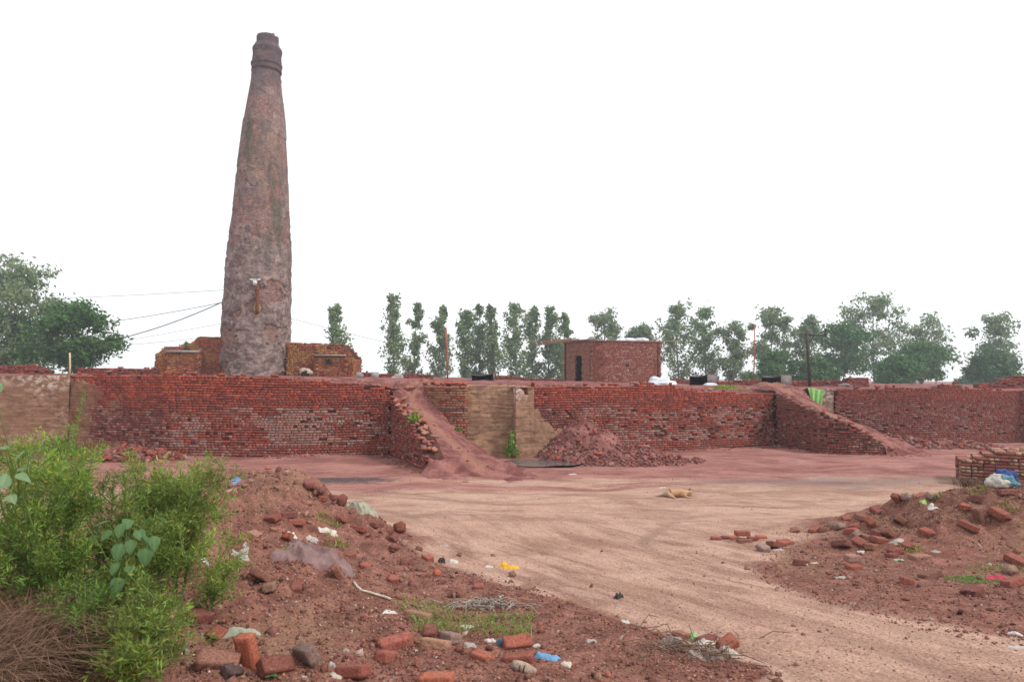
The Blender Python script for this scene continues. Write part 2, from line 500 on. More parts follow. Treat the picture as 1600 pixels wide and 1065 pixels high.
def lay_courses(path, z0, ztop, colf, seed, row=0.078, holes=None, jit=0.010, head=0.66, depth=0.055, gap=0.0065):
    """rows of bricks along a path; returns centre, half size, angle, colour arrays"""
    rng = np.random.default_rng(seed)
    Ls = path_len(path)[-1]
    C, H, A, K = [], [], [], []
    zmax = max(float(np.max(ztop(np.linspace(0, Ls, 200)))), z0)
    k = 0; z = z0
    while z < zmax:
        s = -rng.uniform(0, 0.2)
        ph = head if rng.random() > 0.6 else (0.93 if rng.random() < 0.5 else 0.1)
        wav = 0.012 * math.sin(k * 0.7)
        while s < Ls:
            w = (0.112 if rng.random() < ph else 0.228) * rng.uniform(0.94, 1.06)
            m = s + w / 2
            if 0 < m < Ls:
                zz = z + 0.02 * math.sin(m * 0.8 + seed) + wav * 0.3 + row / 2
                if zz + row * 0.35 < float(ztop(m)) + rng.normal(0, 0.012):
                    if not (holes is not None and rng.random() < holes(m, zz)):
                        pos, t, nn = path_at(path, np.array(m))
                        o = rng.normal(0, jit)
                        C.append((pos[0] - nn[0] * (depth - o), pos[1] - nn[1] * (depth - o), zz))
                        H.append((w / 2 - gap * rng.uniform(0.6, 1.6), depth, row / 2 - gap * rng.uniform(0.3, 0.8)))
                        A.append(math.atan2(t[1], t[0]) + rng.normal(0, 0.02))
                        K.append(colf(m, zz, rng))
            s += w
        z += row; k += 1
    return np.array(C), np.array(H), np.array(A), np.array(K)

def lay_sides(pts, z0, ztop, colf, seed, holes=None, **k):
    ring = np.concatenate([np.asarray(pts, float), np.asarray(pts, float)[:1]]); cl = path_len(ring)
    out = [[], [], [], []]
    for i in range(len(ring) - 1):
        o = cl[i]
        r = lay_courses(ring[i:i + 2], z0, lambda s, o=o: ztop(np.asarray(s) + o), lambda s, z, g, o=o: colf(s + o, z, g), seed + i,
                        holes=(lambda s, z, o=o: holes(s + o, z)) if holes else None, **k)
        for a, b in zip(out, r):
            if len(b): a.append(b)
    return [np.concatenate(a) for a in out]

def bake_bricks(name, C, H, A, K, parent, mat=None, jit=0.06, seed=1, kind='stuff'):
    rng = np.random.default_rng(seed)
    U = UNIT[None] * np.ones((len(C), 1, 1)) + rng.normal(0, jit, (len(C), 8, 3)) * np.array([0.35, 0.5, 1.0])
    q = U * H[:, None, :]
    ca, sa = np.cos(A)[:, None], np.sin(A)[:, None]
    V = np.stack([q[..., 0] * ca - q[..., 1] * sa, q[..., 0] * sa + q[..., 1] * ca, q[..., 2]], -1) + C[:, None, :]
    F = (UFACE[None] + 8 * np.arange(len(C))[:, None, None]).reshape(-1, 4)
    me = mesh_np(name, V.reshape(-1, 3), F, mat or M['brick'], False, dict(col=np.repeat(K, 8, axis=0)))
    return ob(name, me, parent, kind=kind)

def brick_objs(C, H, A, K, parent, tilt=None, seed=2):
    rng = np.random.default_rng(seed)
    org = Vector(parent.location) if parent is not None else Vector((0, 0, 0))
    for i in range(len(C)):
        o = bpy.data.objects.new('brick', BRICK_MESH[rng.integers(len(BRICK_MESH))])
        COL.objects.link(o)
        o.parent = parent
        o.location = Vector(C[i]) - org
        t = tilt[i] if tilt is not None else (0, 0)
        o.rotation_euler = (t[0], t[1], A[i])
        o.scale = H[i]
        o.color = (*K[i], 1)

def wall_core(path, z0, ztop, parent, back=0.03, deep=0.5, n=None):
    Ls = path_len(path)[-1]
    n = n or max(3, int(Ls / 0.12))
    s = np.linspace(0.02, Ls - 0.02, n)
    pos, t, nn = path_at(path, s)
    zt = ztop(s) - 0.07
    a = pos - nn * back; b = pos - nn * deep
    V = np.concatenate([np.c_[a, np.full(n, z0 - 0.25)], np.c_[a, zt], np.c_[b, zt], np.c_[b, np.full(n, z0 - 0.25)]]).reshape(4, n, 3)
    V = V.reshape(-1, 3)
    F = grid_faces(4, n)
    i = np.array([[0, n, 2 * n, 3 * n], [4 * n - 1, 3 * n - 1, 2 * n - 1, n - 1]])
    return ob('core', mesh_np('core', V, [F, i], M['core']), parent)

def make_wall(name, label, path, z0, ztop, colf, seed, single=200, holes=None, loose=0, cat='wall', jit=0.0045, head=0.7, deep=0.5):
    path = np.asarray(path, float)
    root = empty(name, (float(path[:, 0].mean()), float(path[:, 1].mean()), z0), label=label, cat=cat, kind='thing')
    C, H, A, K = lay_courses(path, z0, ztop, colf, seed, holes=holes, jit=jit, head=head)
    dist = np.linalg.norm(C[:, :2], axis=1)
    rng = np.random.default_rng(seed)
    key = H[:, 0] / dist * (1 + 0.3 * rng.random(len(C)))
    idx = np.argsort(-key); one, rest = idx[:single], idx[single:]
    org = np.array(root.location)
    m = bake_bricks('masonry', C[rest] - org, H[rest], A[rest], K[rest], root, seed=seed)
    brick_objs(C[one], H[one], A[one], K[one], root, seed=seed)
    co = wall_core(path, z0, ztop, root, deep=deep)
    co.location = -root.location
    if loose:
        Ls = path_len(path)[-1]
        s = rng.uniform(0.1, Ls - 0.1, loose)
        pos, t, nn = path_at(path, s)
        off = rng.uniform(0.0, 0.45, loose)
        zz = ztop(s) + 0.02 + rng.uniform(0, 0.03, loose)
        C = np.c_[pos - nn * off[:, None], zz]
        sz = np.stack([rng.choice([0.112, 0.08, 0.06], loose), np.full(loose, 0.054), np.full(loose, 0.036)], 1)
        tl = rng.normal(0, 0.25, (loose, 2))
        K = np.array([colf(a, float(b) + 9, rng) for a, b in zip(s, zz)])
        brick_objs(C, sz, rng.uniform(0, 3.1, loose), K, root, tl, seed + 1)
    return root

def jc(c, rng, v=0.16):
    c = [a * 0.72 + b * 0.28 for a, b in zip(c, (132, 88, 80))]
    k = math.exp(rng.normal(0, v * 0.75)); h = rng.normal(0, 0.04)
    c = lin(*c)
    return (min(c[0] * k * (1 + h), 1), c[1] * k, c[2] * k * (1 - h))

def pick(rng, table):
    r = rng.random(); a = 0
    for p, c in table:
        a += p
        if r < a: return c
    return table[-1][1]

def lerp1(xs, ys):
    xs = np.asarray(xs, float); ys = np.asarray(ys, float)
    return lambda s: np.interp(s, xs, ys)

RED = (158, 68, 54); ORG = (174, 82, 58); DRK = (122, 60, 52); PNK = (162, 120, 110); GRY = (150, 126, 117); DUST = (138, 80, 70); PUR = (106, 66, 62)

def col_kiln(dark_left=None, pale=0.75, zmid=1.45, seedn=1):
    def f(s, z, rng):
        n = sfbm(s * 0.55, z * 1.6, 40 + seedn)
        if z > 5: return jc(pick(rng, [(0.5, RED), (0.3, ORG), (0.2, PNK)]), rng)
        if z > zmid + 0.28 + 0.1 * n:
            return jc(pick(rng, [(0.62, RED), (0.22, ORG), (0.16, DRK)]), rng, 0.13)
        if z > zmid + 0.1 * n:
            return jc(pick(rng, [(0.45, DRK), (0.35, RED), (0.2, DUST)]), rng, 0.13)
        if z < 0.28:
            return jc(pick(rng, [(0.6, DUST), (0.25, RED), (0.15, PNK)]), rng, 0.1)
        dark = dark_left is not None and s < dark_left  # left end laid in darker, purplish bricks
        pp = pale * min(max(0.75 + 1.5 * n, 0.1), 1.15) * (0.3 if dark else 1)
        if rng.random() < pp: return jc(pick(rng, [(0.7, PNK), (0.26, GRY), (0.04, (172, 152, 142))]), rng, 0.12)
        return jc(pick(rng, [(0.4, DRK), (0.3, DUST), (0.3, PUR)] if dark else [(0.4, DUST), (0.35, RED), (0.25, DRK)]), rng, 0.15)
    return f

def hole_kiln(p=0.05, seedn=1):
    def f(s, z):
        if z > 1.45 or z < 0.3: return 0.004
        n = sfbm(s * 0.9, z * 2.0, 70 + seedn, 2)
        return p * (0.3 + 2.2 * max(0, n))
    return f

# plan of the kiln's front, left to right (metres, camera at the origin looking along +Y)
B0 = (XY(112, 22.2), 22.2); B1 = (XY(260, 20.9), 20.9); B2 = (XY(450, 21.2), 21.2); B3 = (XY(612, 21.9), 21.9)
C0 = (XY(816, 21.55), 21.6); C1 = (XY(890, 22.3), 22.3); C2 = (XY(1000, 23.5), 23.5); C3 = (XY(1211, 26.0), 26.0)
D0 = (XY(1306, 27.3), 27.3); D1 = (XY(1450, 27.3), 27.3); D2 = (XY(1592, 28.2), 28.2); D3 = (22.5, 27.2)

# left-hand long wall
pB = [B0, B1, B2, B3]; cB = path_len(pB)
zB = lerp1([0, 0.9, 1.0, 1.35, 1.4, cB[1] * .62, cB[1] * .63, cB[1] * .75, cB[1] * .77, cB[1], cB[2], cB[2] + 1.2, cB[3] - 0.9, cB[3] - .85, cB[3] - 0.25, cB[3]],
           [2.44, 2.45, 2.50, 2.50, 2.46, 2.47, 2.32, 2.32, 2.48, 2.50, 2.40, 2.32, 2.2, 2.1, 2.12, 2.10])
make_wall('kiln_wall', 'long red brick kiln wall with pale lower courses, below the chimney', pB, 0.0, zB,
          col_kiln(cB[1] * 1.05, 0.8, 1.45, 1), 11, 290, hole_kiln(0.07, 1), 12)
# right-hand long wall
pC = [C0, C1, C2, C3]; cC = path_len(pC)
zC = lerp1([0, 1.5, 2.2, 2.6, 3.9, 4.6, 4.65, 5.2, 6.2, 6.25, 7.2, 9, cC[3]], [2.22, 2.24, 2.26, 2.2, 2.24, 2.28, 2.34, 2.32, 2.22, 2.10, 2.06, 2.0, 1.96])
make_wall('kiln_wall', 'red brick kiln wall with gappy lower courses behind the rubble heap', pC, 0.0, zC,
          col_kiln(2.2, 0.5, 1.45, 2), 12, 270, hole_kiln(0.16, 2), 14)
# far right wall
pD = [D0, D1, D2, D3]; cD = path_len(pD)
zD = lerp1([0, 1.0, 2.2, 3.2, 4.2, 4.25, 5.2, 5.25, 6.4, 7.4, cD[3]], [2.12, 2.14, 2.2, 2.2, 2.18, 2.3, 2.36, 2.24, 2.2, 2.14, 2.12])
make_wall('kiln_wall', 'dusky red brick kiln wall at the far right, beyond the second ramp', pD, 0.0, zD,
          lambda s, z, rng: tuple(a * 0.55 + b * 0.45 for a, b in zip(col_kiln(None, 0.35, 1.5, 3)(s, z, rng), lin(118, 72, 66))), 13, 200, hole_kiln(0.06, 3), 12)

# ramp retaining walls
def col_ramp(s, z, rng):
    if z > 5: return jc(pick(rng, [(0.4, (186, 120, 98)), (0.35, (176, 134, 120)), (0.25, RED)]), rng, 0.15)
    return jc(pick(rng, [(0.4, DUST), (0.25, DRK), (0.2, RED), (0.15, PNK)]), rng, 0.17)
pR1 = [(-3.86, 21.88), (-2.9, 19.44), (-2.43, 18.26), (-2.2, 17.62)]; cR1 = path_len(pR1)
zR1 = lerp1([0, 0.75, cR1[1], cR1[2], cR1[3]], [1.80, 1.50, 1.25, 0.78, 0.45])
make_wall('ramp_wall', 'crumbling brick side wall of the middle earth ramp', pR1, 0.0, zR1, col_ramp, 21, 170, hole_kiln(0.05, 4), 44, jit=0.016)
pR2 = [(9.95, 25.85), (10.5, 23.5), (11.3, 22.9), (12.7, 22.6)]; cR2 = path_len(pR2)
def col_ramp2(s, z, rng):
    if z > 5: return jc(pick(rng, [(0.4, (170, 112, 94)), (0.35, (160, 124, 108)), (0.25, RED)]), rng, 0.15)
    return jc(pick(rng, [(0.45, DUST), (0.25, DRK), (0.06, RED), (0.18, (116, 84, 72)), (0.06, PNK)]), rng, 0.13)
zR2 = lerp1([0, 1.5, cR2[1], cR2[2], cR2[2] + 0.6, cR2[3]], [1.98, 1.55, 1.3, 0.98, 0.66, 0.10])
make_wall('ramp_wall', 'mossy brick side wall of the right-hand earth ramp', pR2, 0.0, zR2, col_ramp2, 22, 170, hole_kiln(0.05, 5), 20, jit=0.014)

# rounded brick pier beside the middle ramp
pRd = [(-2.95, 22.7), (-2.7, 22.1), (-2.35, 21.72), (-1.9, 21.5), (-1.62, 21.42), (-1.43, 21.46), (-1.38, 21.62), (-1.38, 22.2)]
cRd = path_len(pRd)
def col_round(s, z, rng):
    if z > 5: return jc(ORG, rng)
    if abs(z - 1.42) < 0.05: return jc((96, 86, 82), rng, 0.1)
    return jc(pick(rng, [(0.62, (166, 122, 94)), (0.14, RED), (0.16, (146, 96, 78)), (0.08, DRK)]), rng, 0.12)
make_wall('brick_pier', 'rounded tan-dusted brick pier to the right of the middle ramp', pRd, 0.0, lerp1([0, cRd[-1]], [2.22, 2.22]), col_round, 23, 150, None, 16, cat='pier', head=0.75, jit=0.006)

# mud-plastered walls
def mud_wall(name, label, path, z0, ztop, seed, lime=0.5, tan=(158, 126, 104), cover=1.0):
    Ls = path_len(path)[-1]
    ns, nz = int(Ls / 0.03) + 2, 84
    s = np.linspace(0, Ls, ns); zt = ztop(s)
    pos, t, nn = path_at(path, s)
    v = np.linspace(0, 1, nz)
    Sg, Vg = np.meshgrid(s, v, indexing='ij')
    Zg = z0 - 0.2 + (zt[:, None] - z0 + 0.2) * Vg
    h = Zg - z0
    co = h / 0.078 + 0.25 * vn(Sg * 1.5, h * 1.0, 0, seed); cell = np.floor(co)
    joint = np.exp(-(((co - cell) - 0.5) / 0.17) ** 2 * 0) * 0 + np.exp(-((np.minimum(co - cell, 1 - (co - cell))) / 0.14) ** 2)
    sx = Sg / 0.2 + 0.37 * (cell % 2) + 0.3 * hsh(cell.astype(int), cell.astype(int) * 0, cell.astype(int) * 0, seed)
    jv = np.exp(-((np.minimum(sx - np.floor(sx), 1 - (sx - np.floor(sx)))) / 0.06) ** 2)
    show = np.clip(0.55 + 0.9 * fbm(Sg * 0.8, h * 0.9, 0, seed + 3, 3), 0, 1) * sst(0.35, 1.1, h) * cover
    D = 0.035 * fbm(Sg * 1.1, h * 1.1, 0, seed + 5, 3) + 0.010 * fbm(Sg * 7, h * 7, 0, seed + 7, 3) - show * 0.022 * np.maximum(joint, 0.8 * jv)
    D = D + 0.06 * sst(0.6, 0.0, h)
    X = pos[:, 0:1] + nn[:, 0:1] * D; Y = pos[:, 1:2] + nn[:, 1:2] * D
    base = np.array(lin(*tan)); dark = np.array(lin(122, 86, 66))
    w = np.clip(show * np.maximum(joint, jv) * 0.6, 0, 1)[..., None]
    col = base * (1 - w) + dark * w
    lm = lime * np.clip(sst(zt.max() - 0.65, zt.max() - 0.15, Zg) + 0.6 * vn(Sg * 1.3, h * 1.0, 0, seed + 9), 0, 1)
    V = np.stack([X, Y, Zg], -1).reshape(-1, 3)
    F = grid_faces(ns, nz)
    b = pos - nn * 0.6                                        # top and back so that the wall has its thickness
    k0 = len(V)
    V = np.concatenate([V, np.c_[b, zt], np.c_[b, np.full(ns, z0 - 0.2)]])
    i = np.arange(ns - 1)
    F2 = np.stack([i * nz + nz - 1, k0 + i, k0 + i + 1, (i + 1) * nz + nz - 1], 1)
    F3 = np.stack([k0 + i, k0 + ns + i, k0 + ns + i + 1, k0 + i + 1], 1)
    cols = np.concatenate([col.reshape(-1, 3), np.tile(base, (2 * ns, 1))])
    lms = np.concatenate([lm.ravel(), np.zeros(2 * ns)])
    o = empty(name, (float(pos[:, 0].mean()), float(pos[:, 1].mean()), z0), label=label, cat='wall', kind='thing')
    me = mesh_np('plaster', V, [F, F2, F3], M['mud'], True, dict(col=cols, lime=lms))
    ob('plaster', me, o).location = -o.location
    return o
A0 = (XY(112, 22.2) + 0.1, 22.02)
mud_wall('mud_wall', 'tan mud-plastered kiln wall behind the green weeds at the left edge', [(-24, 17.5), (-17.4, 20.6), A0], 0.0, lerp1([0, 13], [2.4, 2.4]), 51, 0.6, (126, 96, 78))
mud_wall('mud_wall', 'tan mud-plastered panel between the rounded pier and white-stained corner', [(-1.42, 21.75), (0.22, 21.86)], -0.1, lerp1([0, 3], [2.22, 2.22]), 52, 0.15, (176, 142, 112), 1.4)
mud_wall('mud_wall', 'mud-covered corner wall with a white lime stain beside the rubble heap', [(0.06, 21.75), (0.13, 21.43), (1.0, 21.78), (1.75, 22.12)], -0.1,
         lambda s: np.interp(s, [0, 0.35, 0.6, 0.9, 1.5, 2.1], [2.2, 2.16, 1.95, 1.5, 1.1, 0.5]) + 0.16 * fbm(np.asarray(s) * 3.0, 0 * np.asarray(s), 0, 99, 4, 0.6) * sst(0.3, 0.7, s), 53, 0.75, (150, 116, 94), 0.5)
mud_wall('mud_wall', 'short dark mud wall with lime stains behind the green net', [(12.05, 27.5), (12.25, 27.25), (12.8, 27.25)], 0.0, lerp1([0, 3], [2.12, 2.12]), 54, 0.9, (122, 100, 86), 0.4)
mud_wall('mud_wall', 'brownish mud patch plastered over the left end of the long brick wall', [(B0[0] - 0.12, 22.2 + 0.02), (B0[0] + 0.1, 22.2 - 0.14), (B0[0] + 1.25, 21.78), (B0[0] + 2.15, 21.46)], 0.0,
         lambda s: np.interp(s, [0, 0.3, 0.7, 1.2, 1.9, 2.9], [2.3, 2.1, 2.22, 2.2, 1.8, 1.2]) + 0.12 * fbm(np.asarray(s) * 3.0, 0 * np.asarray(s), 0, 98, 4, 0.6), 55, 0.0, (122, 80, 66), 0.8)

# ------------------------------------------------------------------ kiln top and ramps
FRONT = np.array([(-60, 12.0), (-24, 17.9), (-17.4, 21.0), (B0[0], 22.5), (B1[0], 21.3), (B2[0], 21.6), (B3[0], 22.3), (-2.9, 22.6), (-1.9, 21.95), (-1.3, 22.1), (0.1, 22.2), (C1[0], 22.7), (C2[0], 23.95), (C3[0], 26.45), (D0[0], 27.75), (D2[0], 28.6), (60, 30)])
ZT = np.array([(-60, 2.4), (-24, 2.4), (B0[0], 2.42), (B1[0], 2.46), (B2[0], 2.38), (-5.2, 2.24), (B3[0], 2.1), (-2.9, 2.12), (-1.3, 2.2), (C1[0], 2.2), (C2[0], 2.06), (C3[0], 1.90), (D0[0], 2.0), (D2[0], 2.12), (60, 2.2)])
def front_y(X): return np.interp(X, FRONT[:, 0], FRONT[:, 1])
def top_z(X, Y):
    X = np.asarray(X, float); Y = np.asarray(Y, float)
    d = np.clip((Y - front_y(X)) / 3.0, 0, 1); d = d * d * (3 - 2 * d)
    inner = np.interp(X, [-20, -8, 2, 14, 30], [2.40, 2.40, 2.25, 2.10, 2.14])
    z = np.interp(X, ZT[:, 0], ZT[:, 1]) - 0.03
    z = z + (inner - z) * d + 0.035 * fbm(X * 0.9, Y * 0.9, 0, 81, 3) + 0.012 * vn(X * 4, Y * 4, 0, 83)
    return z
def build_kiln_top():
    xs = np.linspace(-60, 60, 640); v = np.concatenate([np.geomspace(0.05, 1.0, 70) - 0.05, [1.0]])
    v = np.unique(v)
    X = np.repeat(xs[:, None], len(v), 1)
    fy = front_y(xs)[:, None]
    Y = fy + (62 - fy) * v[None, :]
    Z = top_z(X, Y)
    path = np.exp(-((X + 3.4 - 0.05 * (Y - 22)) / 0.8) ** 2) * sst(30, 22, Y)
    V = np.stack([X, Y, Z], -1).reshape(-1, 3)
    F = grid_faces(len(xs), len(v))
    n, m = len(xs), len(v)
    k0 = len(V)
    V = np.concatenate([V, np.c_[xs, fy[:, 0], np.full(n, -0.4)], np.c_[xs, np.full(n, 62.0), np.full(n, -0.4)]])
    i = np.arange(n - 1)
    F2 = np.stack([k0 + i, i * m, (i + 1) * m, k0 + i + 1], 1)
    F3 = np.stack([k0 + n + i, k0 + n + i + 1, (i + 1) * m + m - 1, i * m + m - 1], 1)
    at = np.concatenate([path.ravel(), np.zeros(2 * n)])
    ob('kiln_terrace', mesh_np('kiln_terrace', V, [F[:, ::-1], F2, F3], M['kilntop'], True, dict(path=at)), kind='structure', label='raised earth terrace of the brick kiln')
build_kiln_top()

def build_ramp(name, label, Lp, Rp, seed, nv=40, nu=110):
    Lp = np.asarray(Lp, float); Rp = np.asarray(Rp, float)
    u = np.linspace(0, len(Lp) - 1, nu); k = np.arange(len(Lp))
    Li = np.stack([np.interp(u, k, Lp[:, c]) for c in range(3)], 1)
    Ri = np.stack([np.interp(u, k, Rp[:, c]) for c in range(3)], 1)
    v = np.linspace(0, 1, nv)
    Pt = Li[:, None, :] * (1 - v[None, :, None]) + Ri[:, None, :] * v[None, :, None]
    hh = np.minimum(Pt[..., 2], 1)
    Pt[..., 2] += 0.075 * fbm(Pt[..., 0] * 1.9, Pt[..., 1] * 1.9, 0, seed, 5, 0.58) + 0.018 * vn(Pt[..., 0] * 7, Pt[..., 1] * 7, 0, seed + 5) + 0.07 * np.sin(v * math.pi)[None, :] * sst(0, 0.3, hh)
    # trodden groove down the middle
    Pt[..., 2] -= 0.05 * np.exp(-((v[None, :] - 0.5 + 0.06 * np.sin(u * 2)[:, None]) / 0.12) ** 2)
    # talus on the free end of the left edge, below the retaining wall
    free = sst(len(Lp) - 2.75, len(Lp) - 2.1, u)
    lt = []
    dirl = (Li - Ri); dirl[:, 2] = 0; dirl /= np.linalg.norm(dirl, axis=1)[:, None]
    for j in range(8, 0, -1):
        w = j / 8
        q = Pt[:, 0, :] + dirl * (w * free * np.maximum(Li[:, 2] + 0.15, 0.05) * 1.3)[:, None]
        q[:, 2] = Pt[:, 0, 2] * (1 - w * free) - 0.15 * w * free + 0.03 * fbm(q[:, 0] * 3, q[:, 1] * 3, 0, seed + 9, 3) * free
        lt.append(q[:, None, :])
    # right-hand talus down into the ground
    nt = 8
    tal = []
    for j in range(1, nt + 1):
        q = Pt[:, -1, :].copy(); w = j / nt
        dirv = (Ri - Li); dirv[:, 2] = 0; dirv /= np.linalg.norm(dirv, axis=1)[:, None]
        q = q + dirv * (w * np.maximum(Ri[:, 2:3], 0.1) * 0.55)
        q[:, 2] = Pt[:, -1, 2] * (1 - w) - 0.12 * w + 0.04 * fbm(q[:, 0] * 3, q[:, 1] * 3, 0, seed + 8, 3)
        tal.append(q[:, None, :])
    Pt = np.concatenate(lt + [Pt] + tal, 1)
    n2 = nv + nt + 8
    path = np.concatenate([np.zeros(8), np.exp(-((v - 0.48) / 0.16) ** 2), np.zeros(nt)])[None, :] * (sst(1.0, 0.72, u / u.max()) * 0.9)[:, None]
    V = Pt.reshape(-1, 3); F = grid_faces(nu, n2)
    ob(name, mesh_np(name, V, F, M['kilntop'], True, dict(path=path.ravel())), kind='structure', label=label)
build_ramp('ramp', 'trodden earth ramp climbing to the kiln top in the middle',
           [(-4.0, 24.2, 2.28), (-3.95, 22.6, 2.12), (-3.80, 21.9, 1.78), (-3.50, 21.16, 1.47), (-2.84, 19.44, 1.22), (-2.37, 18.26, .74), (-2.13, 17.6, .36), (-2.0, 16.9, .05), (-1.9, 15.8, -.15)],
           [(-2.7, 24.2, 2.28), (-2.72, 22.7, 2.1), (-2.45, 21.95, 1.62), (-2.1, 21.5, 1.25), (-1.35, 20.6, .62), (-.6, 19.7, .27), (0.15, 18.9, .06), (0.7, 17.4, -.03), (0.7, 15.8, -.15)], 91)
build_ramp('ramp', 'trodden earth ramp climbing to the kiln top at the right',
           [(9.9, 28.2, 2.24), (9.9, 26.6, 2.1), (10.02, 25.8, 1.95), (10.55, 23.6, 1.28), (11.35, 22.98, .95), (12.2, 22.75, .42), (12.7, 22.6, .08), (13.0, 21.8, -.12)],
           [(11.6, 28.2, 2.24), (11.6, 27.4, 2.02), (11.8, 26.9, 1.75), (12.2, 26.1, 1.2), (12.7, 25.2, .85), (13.4, 24.3, .5), (14.0, 23.3, .1), (14.2, 22.2, -.12)], 95)

# water in the pit
def build_water():
    n = NT('murky_water', 0.12, 0.5)
    nz = n.noise(5, 4, n.coord())
    n.bump(nz, 0.08, 0.02)
    m = n.col(n.mix(n.ss(nz, 0.45, 0.65), lin(104, 100, 102), lin(76, 72, 74)))
    a = np.linspace(0, 2 * math.pi, 40, endpoint=False)
    r = 1 + 0.12 * np.sin(3 * a + 1) + 0.08 * np.sin(7 * a)
    V = np.concatenate([[[0, 0, 0]], np.c_[np.cos(a) * r * 1.25, np.sin(a) * r * 0.72, 0 * a]]) + np.array([0.8, 20.15, -0.022])
    F = np.array([[0, 1 + i, 1 + (i + 1) % 40] for i in range(40)])
    ob('puddle', mesh_np('puddle', V, F, m), kind='structure', label='dark grey puddle at the foot of the kiln wall')
build_water()

# ------------------------------------------------------------------ chimney
def build_chimney():
    Yc = 36.0
    # picture rows of the outline turned into heights and radii on the axis
    prof = [(600, 104), (585, 103.5), (545, 104), (503, 103), (455, 101), (404, 99.8), (362, 96), (340, 90), (320, 86.7), (260, 80), (185, 67), (110, 46.6), (100, 46.0)]
    ax0 = P(398, 585, Yc); ax1 = P(418.5, 60, Yc)
    zs, rs = [], []
    for py, w in prof:
        zs.append(P(400, py, Yc - (0.6 if py < 200 else 0.0)).z); rs.append(w / 2 / FPX * Yc * 0.962)
    zs = np.array(zs); rs = np.array(rs)
    zt = zs[-1]
    def axis(z):
        t = (z - ax0.z) / (ax1.z - ax0.z)
        return np.array([ax0.x + (ax1.x - ax0.x) * t, Yc + 0 * t])
    root = empty('chimney', (ax0.x, Yc, 2.3), label='tall tapering brick kiln chimney with flaking grey render', cat='chimney', kind='thing')
    n = NT('chimney_masonry', 0.95, 0.12)
    a = n.attr('ang'); 
    uv = n.n('ShaderNodeCombineXYZ'); n.t.links.new(a, uv.inputs[0]); n.t.links.new(n.attr('hgt'), uv.inputs[1])
    br = n.n('ShaderNodeTexBrick'); n.t.links.new(uv.outputs[0], br.inputs['Vector'])
    br.inputs['Scale'].default_value = 1.0; br.inputs['Brick Width'].default_value = 0.2; br.inputs['Row Height'].default_value = 0.09
    br.inputs['Mortar Size'].default_value = 0.012; br.inputs['Bias'].default_value = 0.0
    br.inputs['Color1'].default_value = (*lin(170, 130, 122), 1); br.inputs['Color2'].default_value = (*lin(136, 108, 104), 1)
    br.inputs['Mortar'].default_value = (*lin(116, 98, 94), 1)
    v = n.coord()
    big = n.noise(0.35, 5, v); mid = n.noise(1.6, 7, v, 0.62); fine = n.noise(9, 6, v, 0.65)
    c = n.mix(n.ss(n.noise(0.9, 7, v, 0.68), 0.52, 0.64, 0, 0.6), br.outputs['Color'], lin(156, 134, 112))
    c = n.mix(n.ss(n.noise(0.75, 7, v, 0.68), 0.53, 0.66, 0, 0.6), c, lin(162, 108, 98))
    c = n.mix(n.ss(n.noise(1.25, 7, v, 0.7), 0.48, 0.62, 0, 0.75), c, lin(122, 112, 110))
    c = n.mix(n.ss(n.noise(2.1, 8, n.coord(scale=(1, 1, 0.7)), 0.75), 0.47, 0.6, 0, 0.6), c, lin(98, 86, 84))
    c = n.mix(n.ss(n.noise(3.1, 8, n.coord(), 0.75), 0.54, 0.66, 0, 0.55), c, lin(176, 150, 140))
    rend = n.attr('rend')
    c = n.mix(n.ss(rend, 0.2, 0.8, 0, 0.92), c, n.mix(n.ss(n.noise(2.6, 8, v, 0.72), 0.34, 0.66), lin(100, 88, 88), lin(168, 150, 144)))
    c = n.mix(n.ss(n.noise(1.6, 6, n.coord(scale=(1, 1, 0.12)), 0.65), 0.52, 0.68, 0, 0.45), c, lin(104, 90, 88))   # rain streaks
    gr = n.math('MULTIPLY', n.ss(n.noise(0.55, 6, n.coord(scale=(1, 1, 0.35))), 0.52, 0.62), n.attr('green'))
    c = n.mix(n.math('MULTIPLY', gr, 0.85), c, lin(92, 92, 80))
    c = n.mix(n.ss(n.math('ADD', n.attr('soot_dark'), n.math('MULTIPLY', n.math('SUBTRACT', mid, 0.5), 0.8)), 0.25, 0.9, 0, 0.8), c, lin(86, 78, 88))
    c = n.mix(1.0, n.mul(c, n.ss(fine, 0.3, 0.7, 0.76, 1.18)), (1.0, 0.95, 0.92), 'MULTIPLY')
    n.bump(n.math('ADD', n.math('MULTIPLY', br.outputs['Fac'], -0.8), n.math('ADD', n.math('MULTIPLY', mid, 1.2), n.math('MULTIPLY', fine, 0.6))), 0.8, 0.05)
    mat = n.col(c)
    nz, na = 430, 240
    z = np.linspace(2.0, zt, nz); th = np.linspace(0, 2 * math.pi, na, endpoint=False)
    order = np.argsort(zs)
    rr = np.interp(z, zs[order], rs[order])
    Zg, Tg = np.meshgrid(z, th, indexing='ij')
    Rg = np.repeat(rr[:, None], na, 1)
    cx, sx = np.cos(Tg) * Rg, np.sin(Tg) * Rg
    zf = (Zg - 2.3) / (zt - 2.3)
    # flakes of render: plates with torn lower edges that stand off the brick
    f1 = fbm(cx * 0.9, sx * 0.9, Zg * 0.9, 110, 5, 0.55)
    rend = sst(0.0, 0.1, f1 * 1.7 + 0.5 * sst(0.78, 0.15, zf + 0.1 * fbm(cx * 0.5, sx * 0.5, Zg * 0.4, 117, 2)) - 0.20)
    f2 = fbm(cx * 2.6, sx * 2.6, Zg * 3.4, 120, 4, 0.6)
    plates = np.round((f2 * 0.5 + 0.5) * 5) / 5
    low = sst(0.66, 0.12, zf)
    disp = rend * (0.03 + 0.05 * low) + (plates - 0.5) * (0.008 + 0.065 * low) + 0.016 * vn(cx * 9, sx * 9, Zg * 9, 130) * (0.25 + low)
    Rg2 = Rg + disp - 0.03
    ax = np.stack([axis(q) for q in z])
